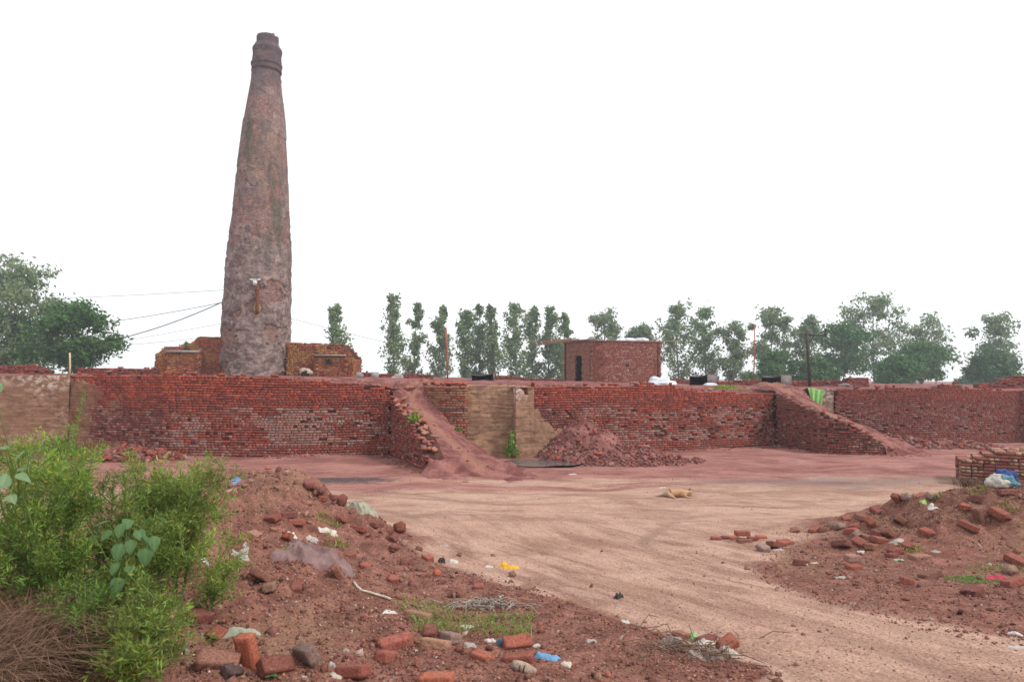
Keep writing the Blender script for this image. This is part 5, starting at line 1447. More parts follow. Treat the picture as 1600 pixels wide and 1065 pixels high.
# crumbs of soil, brick grit and clods over the near ground
def gravel():
    rng = np.random.default_rng(31)
    n = 130000
    Y = 2.6 * (19 / 2.6) ** rng.random(n); X = rng.uniform(-1, 1, n) * (Y * 0.82 + 0.8)
    l, r = mound_parts(X, Y)
    e1 = np.interp(Y, [2, 4.6, 5.1, 5.75, 7.0, 8.5, 11], [1.9, 1.45, 1.0, 0.65, 0.0, -1.4, -2.4])
    e2 = np.interp(Y, [2, 5.0, 5.6, 6.6, 7.6, 8.5, 10.0], [4.0, 3.8, 3.4, 3.1, 2.9, 3.0, 4.2])
    on = ((X < e1 + 0.2) | (X > e2 - 0.2)) & (Y < 10.8)
    keep = rng.random(n) < np.where(on, 0.5 + 0.5 * (vn(X * 1.5, Y * 1.5, 0, 35) > 0.1), 0.13)
    X, Y = X[keep], Y[keep]; on = on[keep]; n = len(X)
    Z = ground_z(X, Y)
    sz = 0.003 + 0.009 * rng.random(n) ** 2 + (rng.random(n) < 0.035) * rng.uniform(0.004, 0.020, n)
    sz = np.where(on, sz, sz * 0.6)
    tab_m = [(0.52, (122, 82, 70)), (0.18, (140, 84, 72)), (0.18, (150, 114, 94)), (0.05, (190, 174, 160)), (0.07, (76, 56, 52))]
    tab_t = [(0.5, (158, 122, 104)), (0.38, (104, 74, 62)), (0.12, (190, 162, 144))]
    cols = [jc(pick(rng, tab_m if o else tab_t), rng, 0.2) for o in on]
    chunks('gravel', np.c_[X, Y, Z + sz * 0.3], sz, cols, None, 5, label='crumbs of soil and brick grit over the ground')
gravel()

# ------------------------------------------------------------------ weeds in the left foreground
def weed(label, px, py, Y, h, spread, nbr, seed, leaf=0.045, dens=1.0, tint=(1, 1, 1), lean=(0, 0), asp=0.2, cat='weed', name='weed_plant', spike=False, low=0.12):
    """bushy feathery weed: a stem, ascending side shoots, fans of narrow leaflets"""
    rng = np.random.default_rng(seed)
    x = XY(px, Y); z = float(ground_z(x, Y)) - 0.03
    root = empty(name, (x, Y, z), label=label, cat=cat, kind='thing', group='weeds of the left foreground')
    m = MB(); C, D = [], []
    top = np.array([lean[0], lean[1], h])
    def shoot(a, b, r, sub):
        mid = (a + b) / 2 + np.array([0, 0, 0.06 * np.linalg.norm(b - a)]) + rng.normal(0, 0.02, 3)
        m.tube([a, mid, b], [r, r * 0.75, r * 0.35], 5, False)
        L = np.linalg.norm(b - a)
        nf = max(4, int(L / 0.0135 * dens))
        for t in np.sort(rng.uniform(sub, 1.03, nf)):
            p = (1 - t) ** 2 * a + 2 * t * (1 - t) * mid + t * t * b
            ax = (b - a) / L
            k = rng.integers(4, 8)
            side = rng.normal(0, 1, 3); side -= side.dot(ax) * ax; side /= np.linalg.norm(side) + 1e-9
            out = side * 0.8 + ax * 0.5 + np.array([0, 0, 0.2])
            st = p + out * rng.uniform(0.0, 0.05)
            for q in range(k):
                d = out + rng.normal(0, 0.55, 3)
                C.append(st + rng.normal(0, 0.012, 3)); D.append(d)
    for i in range(max(1, nbr // 6)):
        tp = top + rng.normal(0, 1, 3) * np.array([spread * 0.35, spread * 0.35, 0.06 * h])
        b0 = rng.normal(0, 0.04, 3) * [1, 1, 0]
        shoot(b0, tp, 0.010, 0.25)
        for j in range(6):
            t = rng.uniform(low, 0.9); s0 = b0 + (tp - b0) * t
            a = rng.uniform(0, 6.28); ln = spread * rng.uniform(0.5, 1.15) * (1.15 - 0.75 * t)
            e = s0 + np.array([math.cos(a) * ln, math.sin(a) * ln, ln * rng.uniform(0.35, 1.0)])
            shoot(s0, e, 0.005, 0.15)
            for q in range(2):
                t2 = rng.uniform(0.3, 0.9); s1 = s0 + (e - s0) * t2
                e1 = s1 + (rng.normal(0, 0.6, 3) + np.array([0, 0, 0.7])) * ln * 0.4
                shoot(s1, e1, 0.003, 0.1)
    if spike:
        for q in range(spike):
            a = np.array([rng.normal(0, 0.05), rng.normal(0, 0.05), h * 0.75]); b = a + np.array([rng.normal(0.03, 0.05), 0, h * 0.5])
            m.tube([a, b], [0.004, 0.002], 4, False)
            for t in np.linspace(0.25, 1, 60):
                C.append(a + (b - a) * t); D.append(rng.normal(0, 1, 3) * 0.3 + [0, 0, 0.15])
    C, D = np.array(C), np.array(D)
    m.build('stem', M['stem'], root, True)
    # yellowing leaves here and there
    sh = np.ones((len(C), 3)) * np.array(tint)
    yl = rng.random(len(C)) < 0.07; sh[yl] *= np.array([1.7, 1.0, 0.6])
    br = (rng.random(len(C)) < 0.05 + 0.22 * sst(0.55 * h, 0.1 * h, C[:, 2])); sh[br] *= np.array([1.15, 0.62, 0.75])
    nz = fbm(C[:, 0] * 4, C[:, 1] * 4, C[:, 2] * 4, seed, 2); sh *= np.exp(0.55 * nz)[:, None]
    ob('foliage', leaf_mesh('foliage', C, leaf * 0.68, rng, M['weed'], asp, 0, sh, D, 0.05), root)
    return root
weed('bright feathery weed at the right of the bush, spilling onto the mound', 292, 890, 4.85, 0.95, 0.37, 36, 601, 0.05, 1.0, (1.05, 1.1, .95))
weed('bright rounded weed in the middle of the bush under the long wall', 252, 830, 5.1, 1.0, 0.42, 30, 602, 0.05, 1.0, (1.1, 1.1, 1))
weed('tall upright weed with two seed spikes', 128, 760, 5.0, 1.22, 0.28, 24, 603, 0.048, 1.0, (1.1, 1.15, .9), spike=2)
weed('dark-leaved weed behind the pale broad leaves', 195, 800, 4.6, 0.98, 0.40, 24, 604, 0.048, 0.9, (.85, .95, .8))
weed('leaning weed with a long arching shoot at the left edge', 20, 760, 4.3, 1.15, 0.45, 24, 605, 0.05, 1.0, (.95, 1.05, .8), lean=(0.35, 0.1))
weed('grey-green weed in the lower left of the bush', 75, 790, 4.3, 0.8, 0.42, 24, 606, 0.045, 1.0, (.75, .9, .75))
weed('bushy weed between the dry stalks and the bright right weed', 130, 830, 4.4, 0.7, 0.40, 24, 607, 0.045, 0.9, (.8, .9, .7))
weed('light green low weed along the bottom edge, larger leaved', 205, 1000, 3.6, 0.42, 0.36, 18, 608, 0.05, 0.7, (.95, 1.0, .8), asp=0.22)
weed('light green low weed by the brown broken block at the bottom', 235, 1040, 3.5, 0.26, 0.22, 12, 609, 0.065, 0.8, (1.0, 1.0, .8), asp=0.22)
weed('low weed creeping on the mound beside the bush', 345, 830, 5.6, 0.22, 0.24, 12, 610, 0.045, 0.8, (1.1, 1.1, .9))
weed('small weed sprig growing from the mound by the bush edge', 335, 915, 5.0, 0.16, 0.2, 12, 611, 0.045, 0.8, (1, 1.05, .9))
weed('weed behind the bush in front of the spilled brick pile', 60, 720, 5.6, 0.95, 0.45, 24, 612, 0.048, 0.9, (.95, 1.05, .85))
weed('weed at the left picture edge next to the pale broad leaves', -30, 800, 4.2, 1.0, 0.5, 24, 613, 0.05, 0.9, (.85, .95, .75))
weed('dense lower weed filling the bush next to the mound', 245, 900, 4.5, 0.7, 0.38, 30, 614, 0.05, 1.0, (.95, 1.0, .85))

weed('green weed filling the gap above the low bottom weed', 235, 960, 4.05, 0.45, 0.26, 18, 615, 0.05, 1.0, (.85, .95, .8))
weed('dark green weed below the broad-leaved plant', 165, 930, 3.85, 0.45, 0.32, 18, 616, 0.05, 1.0, (.7, .85, .7))

# broad-leaved plants: each leaf its own piece
def broad_leaf_mesh(seed, heart=True):
    rng = np.random.default_rng(seed)
    nu, nv = 9, 7
    u = np.linspace(0, 1, nu); v = np.linspace(-1, 1, nv)
    w = np.sin(np.pi * u ** 0.62) ** 0.8 * 0.44 + 0.004
    V = []
    for a, ww in zip(u, w):
        for b in v:
            back = -0.16 * (abs(b) ** 1.5) * (1 - a) if heart else 0
            V.append((a + back, b * ww, 0.16 * abs(b) * ww - 0.30 * a * a + 0.02 * math.sin(a * 9 + b * 5) + 0.015 * rng.normal()))
    V = np.array(V)
    k = np.where(np.abs(V[:, 1]) < 0.03, 1.25, 1.0)
    return mesh_np('leaf', V, grid_faces(nu, nv), M['broad'], True, dict(col=np.repeat(k[:, None], 3, 1)))
BL = [broad_leaf_mesh(i) for i in range(4)]
M_pale = leaf_mat('pale_leaf', (118, 142, 102), 0.3, 0.5)
BLP = [m_.copy() for m_ in BL]
for m_ in BLP: m_.materials[0] = M_pale
def broad_plant(label, base, leaves, meshes, seed, size=0.13):
    rng = np.random.default_rng(seed)
    b = Vector(base)
    root = empty('broadleaf_plant', b, label=label, cat='plant', kind='thing')
    m = MB()
    cen = np.mean([np.array(P(q[0], q[1], q[2] + 0.12) - b) for q in leaves], axis=0)
    m.tube([(0, 0, 0), cen * 0.5 + [0.02, 0.05, 0.03], cen], [0.008, 0.006, 0.003], 6, False)
    for px, py, Y, sc, yaw, pitch in leaves:
        p = P(px, py, Y) - b
        d = Vector((math.cos(R(yaw)), math.sin(R(yaw)), 0))
        st = cen * (0.55 + 0.4 * rng.random())
        m.tube([st, (st + np.array(p)) / 2 + [0, 0, 0.02], np.array(p)], [0.003, 0.0025, 0.002], 5, False)
        o = ob('leaf', meshes[rng.integers(4)], root)
        o.location = p; o.rotation_euler = (rng.normal(0, 0.25), R(pitch), R(yaw)); o.scale = (size * sc,) * 3
    m.build('stem', M['stem'], root, True)
bx = XY(190, 4.15)
lv = [(165, 815, 4.0, 1.0, 200, 10), (190, 820, 3.95, 1.1, 280, 35), (200, 812, 4.0, 1.0, 300, 20), (215, 830, 3.95, 1.0, 330, 30), (188, 852, 3.9, 1.2, 270, 60), (205, 845, 3.92, 1.0, 290, 55), (225, 838, 3.95, 1.0, 350, 40), (240, 840, 3.95, 1.1, 320, 60), (228, 858, 3.92, 1.3, 290, 70),
      (130, 812, 4.05, 1.0, 190, 15), (150, 838, 4.0, 0.9, 220, 40), (182, 880, 3.88, 0.9, 260, 50), (200, 885, 3.9, 0.8, 330, 40), (185, 905, 3.86, 1.15, 275, 60), (172, 830, 4.0, 0.9, 240, 30), (244, 808, 4.05, 1.0, 10, 20), (210, 800, 4.05, 0.8, 80, -10), (225, 812, 4.0, 0.9, 40, 20)]
broad_plant('grey-green broad-leaved plant amid the feathery weeds', (bx, 4.15, float(ground_z(bx, 4.15))), lv, BL, 5, 0.072)
bx = XY(10, 3.6)
lv = [(28, 716, 3.5, 1.2, 95, -50), (45, 715, 3.52, 1.2, 20, 0), (28, 742, 3.45, 1.2, 10, 20), (2, 760, 3.4, 1.4, 100, -60), (30, 735, 3.5, 1.0, 60, -30), (8, 700, 3.55, 0.9, 150, -20), (15, 775, 3.4, 1.0, 330, 20), (-8, 612, 3.5, 1.1, 80, -60), (-14, 640, 3.45, 1.0, 20, -20)]
broad_plant('pale broad-leaved plant at the left picture edge', (bx - 0.25, 4.4, float(ground_z(bx, 4.4))), lv, BLP, 6, 0.058)
for i, (px, py, lab) in enumerate([(66, 1040, 'small leafy seedling low among the dry stalks'), (424, 1060, 'tiny green seedling between two bricks at the bottom'), ]):
    g = G(px, py, 0, 1.5)
    root = empty('seedling', g, label=lab, cat='plant')
    for k in range(4):
        o = ob('leaf', BL[k], root); o.rotation_euler = (0, R(-20), k * 1.6 + i); o.scale = (0.045,) * 3; o.location = (0, 0, 0.02)

# dry stalks (uncountable) in the lower left corner
def dry_grass(name, label, x0, x1, y0, y1, n, hmin, hmax, seed, droop=0.6, wd=0.0035, mat=None, tint=None):
    rng = np.random.default_rng(seed)
    X = rng.uniform(x0, x1, n); Y = rng.uniform(y0, y1, n); Z = ground_z(X, Y) - 0.01
    a = rng.uniform(0, 6.28, n); h = rng.uniform(hmin, hmax, n)
    V = []; ns = 5
    side = np.stack([-np.sin(a), np.cos(a), 0 * a], 1) * (wd * rng.uniform(0.6, 1.5, n))[:, None]
    for k in range(ns):
        t = k / (ns - 1)
        c = np.stack([X + np.cos(a) * h * droop * t * t, Y + np.sin(a) * h * droop * t * t, Z + h * (t - 0.5 * droop * t ** 3)], 1)
        w = (1 - 0.8 * t)
        V += [c - side * w, c + side * w]
    V = np.stack(V, 1)
    f = np.array([[2 * k, 2 * k + 1, 2 * k + 3, 2 * k + 2] for k in range(ns - 1)])
    F = (f[None] + 2 * ns * np.arange(n)[:, None, None]).reshape(-1, 4)
    kk = np.exp(rng.normal(0, 0.3, n)); col = np.stack([kk * 1.05, kk, kk * 0.95], 1)
    if tint is not None: col = col * np.array(tint)
    ob(name, mesh_np(name, V.reshape(-1, 3), F, mat or M['dry'], False, dict(col=np.repeat(col, 2 * ns, axis=0))), kind='stuff', label=label)
dry_grass('dry_grass', 'tangle of brown dry stalks in the lower left corner', -3.6, -2.3, 2.9, 4.1, 9000, 0.22, 0.70, 701, 0.9)
dry_grass('dry_grass', 'dry brown brush at the foot of the brick stack', 10.55, 12.6, 15.6, 16.5, 1500, 0.12, 0.42, 702, 0.9, 0.005)
dry_grass('dry_grass', 'dead straw litter strewn over the right mound crest', 5.2, 8.6, 9.6, 11.0, 2600, 0.03, 0.10, 703, 1.6, 0.006, None, (1.25, 1.2, 1.2))
g = G(735, 975); dry_grass('grass', 'green grass tufts at the bottom of the left mound', g.x - 0.45, g.x + 0.5, g.y - 0.35, g.y + 0.25, 900, 0.04, 0.11, 704, 0.8, 0.003, M['weed'], (.9, 1, .8))
g = G(655, 945); dry_grass('grass', 'thin green grass right of the pale string', g.x - 0.2, g.x + 0.3, g.y - 0.25, g.y + 0.2, 200, 0.04, 0.09, 705, 0.8, 0.003, M['weed'])
g = G(1525, 905); dry_grass('grass', 'dense mossy green patch beside the pink cloth', g.x - 0.24, g.x + 0.22, g.y - 0.2, g.y + 0.2, 2200, 0.015, 0.045, 706, 0.8, 0.003, M['weed'], (.75, .9, .8))
g = G(1590, 890); dry_grass('grass', 'green grass behind the pink cloth', g.x - 0.5, g.x + 0.2, g.y - 0.1, g.y + 0.25, 400, 0.03, 0.06, 707, 0.8, 0.003, M['weed'])
for i, (px, py, lab) in enumerate([(512, 812, 'bright green sprig on the left mound'), (455, 862, 'low green sprig above the mauve cloth'), (525, 850, 'green sprig right of the white plastic rag'), (375, 845, 'grass sprig at the bush edge on the mound'), (1455, 785, 'yellow-green sprig on the right mound crest'), (1525, 768, 'green sprig below the sack bundle'), (1423, 861, 'green sprig in front of the brick cluster'), (1572, 793, 'thin green sprig on the right slope')]):
    g = G(px, py); dry_grass('grass', lab, g.x - 0.14, g.x + 0.14, g.y - 0.1, g.y + 0.1, 90, 0.04, 0.11, 720 + i, 0.8, 0.005, M['weed'], (1.2, 1.1, .8))
# plants on and at the kiln
def tuft(name, label, px, py, Y, w, h, n, seed, z=None, tint=(1, 1, 1), size=0.12):
    rng = np.random.default_rng(seed)
    p = P(px, py, Y); root = empty(name, p, label=label, cat='plant', kind='thing')
    C = rng.normal(0, 1, (n, 3)) * np.array([w, w * 0.5, 0]); C[:, 2] = rng.random(n) * h * np.exp(-(C[:, 0] / w) ** 2 * 0.5)
    D = rng.normal(0, 0.6, (n, 3)) + [0, 0, 0.8]
    ob('foliage', leaf_mesh('foliage', C, size, rng, M['weed'], 0.35, 0, np.tile(np.array(tint), (n, 1)), D), root)
    m = MB(); m.tube([(0, 0, -0.05), (0.01, 0, h * 0.6)], 0.012, 5); m.build('stem', M['stem'], root)
tuft('creeper_plant', 'narrow green creeper growing at the mud panel corner above the puddle', 799, 713, 21.3, 0.10, 0.75, 160, 741, None, (.9, 1.05, .7), 0.14)
tuft('weed_plant', 'pale green weed patch on top of the right-hand long wall', 1135, 609, 27.5, 0.4, 0.14, 160, 742, None, (1.3, 1.25, .8), 0.13)
tuft('weed_plant', 'yellow-green grass on the edge of the middle ramp', 647, 660, 19.4, 0.10, 0.26, 110, 743, None, (1.2, 1.2, .7), 0.12)
tuft('weed_plant', 'tiny weed on the slope below the rounded pier', 714, 676, 20.9, 0.16, 0.12, 70, 744, None, (.9, .9, .7), 0.1)
tuft('weed_plant', 'small green bush on the step left of the chimney', 290, 544, 35.6, 0.2, 0.25, 120, 745, None, (.9, 1, .9), 0.16)
tuft('weed_plant', 'dark green plant at the foot of the mud wall behind the weeds', 85, 712, 16.0, 0.35, 0.35, 220, 746, None, (.6, .85, .7), 0.14)

# ------------------------------------------------------------------ cloths, plastic and other litter
def cloth(name, label, cat, px, py, w, d, yaw, mat, seed, amp=0.03, folds=5.0, n=36, pt=None, group=None, ang=0.4):
    rng = np.random.default_rng(seed)
    g = pt or G(px, py)
    u = np.linspace(-1, 1, n); U, Vv = np.meshgrid(u, u, indexing='ij')
    th = np.arctan2(Vv, U); rad = np.maximum(abs(U), abs(Vv))
    out = 1 + 0.22 * vn(np.cos(th) * 1.6 + seed, np.sin(th) * 1.6, 0, seed) + 0.12 * vn(np.cos(th) * 4, np.sin(th) * 4, 0, seed + 1)
    lx, ly = U * out * w / 2, Vv * out * d / 2
    ca, sa = math.cos(R(yaw)), math.sin(R(yaw))
    X, Y = g.x + lx * ca - ly * sa, g.y + lx * sa + ly * ca
    ph = (lx * math.sin(ang) + ly * math.cos(ang)) / max(w, d) * folds * 2 + 0.9 * fbm(lx / w * 2.2, ly / d * 2.2, 0, seed + 4, 3)
    rid = (1 - np.abs(((ph) % 1.0) * 2 - 1)) ** 1.5 * (0.55 + 0.45 * vn(lx / w * 3 + 7, ly / d * 3, 0, seed + 8))
    body = sst(1.0, 0.55, rad)
    Z = ground_z(X, Y) + 0.006 + amp * (body * (0.3 + rid * 0.9 + 0.35 * fbm(lx / w * 2.5, ly / d * 2.5, 0, seed + 6, 2))) - 0.012 * sst(0.85, 1.0, rad)
    V = np.stack([X - g.x, Y - g.y, Z - g.z], -1).reshape(-1, 3)
    o = ob(name, mesh_np(name, V, grid_faces(n, n), mat, True), label=label, cat=cat, group=group); o.location = g
    return o
mauve = simple('mauve_cloth', (128, 102, 100), 0.95, 0.25, 9)
cloth('cloth', 'crumpled mauve-grey cloth lying on the left mound', 'cloth', 490, 872, 0.74, 0.42, 8, mauve, 801, 0.07, 2.6, 110, ang=0.25)
cloth('plastic_sheet', 'pale grey-green plastic sheet at the right edge of the left mound', 'sheet', 566, 794, 0.42, 0.30, -40, simple('grey_green_sheet', (150, 146, 128), 0.7), 802, 0.07, 2.0, 44)
LIT = [simple('dirty_plastic_%d' % i, c, 0.6, 0.25, 14) for i, c in enumerate([(196, 190, 184), (172, 164, 158), (186, 176, 164), (160, 150, 142)])]
for i, (px, py, w, d, yaw, lab) in enumerate([
 (458, 838, .12, .08, 60, 'white plastic scrap beside the standing orange half brick'), (487, 843, .16, .09, 0, 'torn white plastic scrap below the left mound cluster'), (512, 828, .28, .10, 30, 'long pale plastic rag on the left mound'),
 (375, 870, .18, .14, 20, 'grey crumpled bag on the left mound near the weeds'), (384, 853, .07, .06, 0, 'small white scrap above the grey bag'), (321, 877, .08, .1, 80, 'pale scrap beside the weeds on the mound'),
 (708, 878, .15, .12, 0, 'pale plastic bag near the mound edge left of the yellow bag'), (695, 852, .16, .08, 0, 'white and yellow wrapper on the mound edge'), (764, 886, .12, .05, 0, 'flat white scrap left of the yellow bag'),
 (541, 1017, .05, .05, 0, 'small white scrap right of the grey brick'), (527, 1056, .10, .10, 0, 'white plastic lump at the bottom edge'), (519, 1038, .05, .05, 0, 'pale scrap above the white plastic lump'),
 (766, 1002, .10, .06, 0, 'white paper beside the blue wrapper'), (783, 933, .06, .04, 0, 'tiny white paper in the middle of the lower mound'), (728, 981, .12, .12, 40, 'grey paper triangle in the grass'), (735, 1008, .10, .10, 20, 'curled dry leaf-like scrap left of the blue wrapper'),
 (608, 957, .14, .10, 20, 'pale bark-like scrap left of the pale-topped brick'), (838, 1010, .07, .05, 0, 'pale scrap right of the red tilted brick'), (885, 1038, .09, .10, 60, 'white twisted plastic right of the blue plastic'),
 (924, 1002, .10, .08, 0, 'pale flat stone-like scrap left of the litter heap'), (977, 973, .10, .08, 0, 'white lump on the track edge'), (1327, 846, .14, .1, 0, 'white plastic in front of the brick cluster'), (1345, 862, .12, .12, 50, 'grey-white bag at the front of the brick cluster'),
 (1404, 845, .26, .16, 20, 'grey torn plastic sheet right of the brick cluster'), (1456, 790, .16, .10, 0, 'white plastic behind the sprig on the right crest'), (1215, 859, .18, .06, 0, 'white plastic at the left tip of the right mound'), (1272, 880, .12, .05, 0, 'white paper scrap in front of the right mound'), (1314, 902, .22, .10, 10, 'pale curled plastic strip in front of the right mound'),
 (1587, 988, .13, .09, 120, 'white plastic piece low at the right edge'), (1592, 1012, .18, .06, 5, 'white tube-like plastic at the right edge bottom'), (1547, 882, .05, .04, 0, 'small white square above the pink cloth'), (1462, 862, .14, .09, 0, 'clear plastic scrap on the right mound foot'), (1035, 762, .18, .05, 0, 'pale streak of plastic on the yard by the dog'),
 (704, 763, .16, .05, 0, 'white scrap on the yard below the middle ramp'), (895, 741, .25, .08, 0, 'white scrap in front of the rubble heap'), (1054, 703, .3, .08, 0, 'white scrap at the wall foot right of the rubble heap')]):
    cloth('plastic_scrap', lab, 'litter', px, py, w * .8, d * .8, yaw, LIT[i % 4], 820 + i, 0.014 if i % 2 else 0.02, 3.2, 16, group='plastic litter')
cloth('yellow_bag', 'crumpled yellow plastic bag at the edge of the track', 'bag', 797, 886, 0.20, 0.16, 10, simple('yellow_plastic', (214, 162, 48), 0.5, 0.2), 861, 0.05, 1.6, 30)
cloth('blue_plastic', 'light blue torn plastic at the bottom of the left mound', 'litter', 854, 1027, 0.15, 0.10, -20, simple('blue_plastic', (104, 146, 180), 0.5, 0.15), 862, 0.03, 2.5, 18)
cloth('blue_wrapper', 'black and blue wrapper leaning on the tilted red brick', 'litter', 789, 1005, 0.11, 0.07, 10, simple('blue_wrapper', (66, 96, 130), 0.4, 0.6, 14), 863, 0.05, 2, 16)
cloth('pink_cloth', 'bright pink cloth scrap at the right edge', 'cloth', 1555, 903, 0.26, 0.10, 0, simple('pink_cloth', (176, 66, 88), 0.85, 0.2), 864, 0.04, 3, 24)
cloth('green_plastic', 'mint green plastic scrap right of the brick cluster', 'litter', 1405, 875, 0.13, 0.07, 0, simple('mint_plastic', (120, 176, 134), 0.5, 0.1), 865, 0.02, 2, 14)
cloth('green_plastic', 'pale green wrapper on the right mound crest', 'litter', 1443, 787, 0.10, 0.12, 0, simple('lime_plastic', (146, 170, 106), 0.5, 0.3), 866, 0.05, 2, 14)
cloth('blue_scrap', 'blue plastic scrap near the top of the left mound', 'litter', 367, 753, 0.13, 0.10, 60, simple('blue_scrap', (110, 130, 160), 0.5, 0.3), 867, 0.05, 2, 14)
cloth('pale_rag', 'pale greenish rag on the slope beside the weeds', 'cloth', 378, 987, 0.24, 0.08, 25, simple('pale_rag', (158, 160, 142), 0.9, 0.2), 868, 0.03, 2, 26)
# pale string
pts = [np.array(G(x, y)) + [0, 0, 0.012] for x, y in [(553, 911), (558, 918), (565, 924), (578, 927), (590, 931), (601, 934), (611, 938)]]
m = MB(); m.tube([q - pts[0] for q in pts], 0.012, 6); m.build('string', simple('pale_string', (196, 184, 168), 0.95, 0.3, 30), label='pale frayed string lying across the left mound', cat='string').location = pts[0]
# worn shoe-like sole piece
g = G(818, 1047)
sh = empty('old_shoe', g, label='pale worn shoe with dark straps at the bottom of the left mound', cat='shoe')
def shoe():
    n = 16; L = 0.2
    V = []; k = 12
    for i in range(n):
        t = i / (n - 1); w = 0.042 * math.sin(math.pi * min(0.06 + t * 0.9, 1)) ** 0.5; h = 0.03 + 0.03 * (1 - t) * (t > 0.05) + 0.02 * math.sin(t * 3)
        for j in range(k):
            a = 2 * math.pi * j / k
            V.append(((t - .5) * L, math.cos(a) * w, max(math.sin(a) * h, -0.012) + 0.014))
    F = [tuple(int(x) for x in f) for f in grid_faces(n, k, True)] + [tuple(range(k))[::-1], tuple((n - 1) * k + i for i in range(k))]
    MB().add(V, F).build('upper', simple('pale_canvas', (164, 140, 124), 0.9, 0.4, 30), sh, True)
    for x in (-0.02, 0.015):
        m = MB(); a = np.linspace(0, math.pi, 10)
        m.tube([(x, 0.046 * math.cos(q), 0.014 + 0.056 * math.sin(q)) for q in a], 0.005, 5); m.build('strap', M['steel'], sh)
shoe(); sh.rotation_euler = (0.1, 0.1, R(-22)); sh.scale = (0.85, 0.85, 0.7)
# sack bundle on the right mound
g = G(1562, 764) + Vector((0, 0, 0.05))
sb = empty('sack_bundle', g, label='bundle of white and blue sacking on top of the right mound', cat='sack')
sb.scale = (0.68,) * 3; bl = simple('blue_sacking', (52, 72, 128), 0.8, 0.35, 12); tl = simple('teal_print', (96, 132, 144), 0.8, 0.6, 16)
lump('white_sack', (-0.08, -0.05, 0.06), (0.26, 0.2, 0.20), simple('dirty_sack', (178, 170, 160), 0.85, 0.35, 14), parent=sb, seed=21, flat=0.3, amp=0.28, n=22)
lump('blue_fold', (0.2, 0.08, 0.14), (0.24, 0.17, 0.20), bl, parent=sb, seed=22, flat=0.4, amp=0.35, n=22)
lump('printed_fold', (0.13, -0.06, 0.08), (0.2, 0.15, 0.17), tl, parent=sb, seed=23, flat=0.4, amp=0.4, n=22)
# green net hanging over the wall beside the right-hand ramp
def net():
    n, k = 26, 20
    V = []
    for i in range(n):
        t = i / (n - 1)
        for j in range(k):
            s = j / (k - 1)
            px = (1262 + 7 * t ** 0.7) * (1 - s) + (1287 - 4 * t) * s; py = 606 + 34 * t + 2 * (s > 0.5)
            yy = 27.12 - 0.10 * t + 0.06 * math.sin(s * 17 + t * 2) * (0.3 + t)
            V.append(tuple(P(px, py, yy)))
    V = np.array(V); o0 = V[0].copy()
    lo = V.reshape(n, k, 3)[0].copy(); lo[:, 1] += 0.9; lo[:, 2] = top_z(lo[:, 0], lo[:, 1]) + 0.03
    V = np.concatenate([lo, V])
    mt = simple('green_netting', (140, 186, 110), 0.8, 0.15, 10)
    ob('green_net', mesh_np('green_net', V - o0, grid_faces(n + 1, k), mt, True), label='light green net hanging over the wall beside the right-hand ramp', cat='net').location = o0
net()
# twig and rag litter heap on the track edge, dead twigs on the mound
def twigs(name, label, px, py, w, d, n, seed, lmin=0.1, lmax=0.3, rad=0.004, mat=None):
    rng = np.random.default_rng(seed); g = G(px, py)
    root = empty(name, g, label=label, cat='twigs', kind='thing')
    m = MB()
    for i in range(n):
        x, y = rng.normal(0, w / 2.5), rng.normal(0, d / 2.5); a = rng.uniform(0, 6.28); L = rng.uniform(lmin, lmax)
        z = float(ground_z(g.x + x, g.y + y)) - g.z + rng.uniform(0.0, 0.05)
        p0 = np.array([x, y, z]); p2 = p0 + [math.cos(a) * L, math.sin(a) * L, rng.normal(0, 0.03)]
        p2[2] = max(p2[2], float(ground_z(g.x + p2[0], g.y + p2[1])) - g.z)
        m.tube([p0, (p0 + p2) / 2 + rng.normal(0, 0.02, 3) + [0, 0, 0.02], p2], [rad, rad, rad * 0.5], 4, False)
    m.build('twig', mat or simple('dead_twig', (116, 92, 78), 0.95, 0.3, 12), root, kind='stuff')
twigs('twig_litter', 'brown tangle of dead twigs in the litter heap on the track edge', 1085, 1020, .5, .3, 90, 871)
twigs('twig_litter', 'grey bundle of dead twigs above the grass tufts', 752, 950, .42, .16, 70, 872, 0.08, 0.22, 0.005, simple('grey_twig', (150, 138, 128), 0.95, 0.3, 12))
for i, (px, py, w, d, c, lab) in enumerate([(1113, 1008, .20, .14, (196, 186, 174), 'dirty white rag on the litter heap'), (1118, 1025, .26, .12, (128, 112, 102), 'grey-brown rag at the front of the litter heap'), (1085, 1022, .18, .12, (150, 132, 122), 'brownish rag in the middle of the litter heap'), (1080, 997, .14, .10, (128, 168, 112), 'green and white wrapper on the litter heap'), (1052, 1005, .16, .10, (142, 128, 120), 'grey flat scrap left of the green wrapper'), (1135, 1022, .12, .12, (186, 172, 160), 'pale rag at the right of the litter heap'),
                                              (966, 933, .16, .05, (62, 58, 58), 'black flat scrap lying on the track'), (690, 878, .2, .08, (62, 52, 50), 'charred black scrap beside the pale plastic bag')]):
    cloth('rag', lab, 'litter', px, py, w, d, i * 40, simple('rag_%d' % i, c, 0.9, 0.35, 16), 880 + i, 0.05, 3, 20)

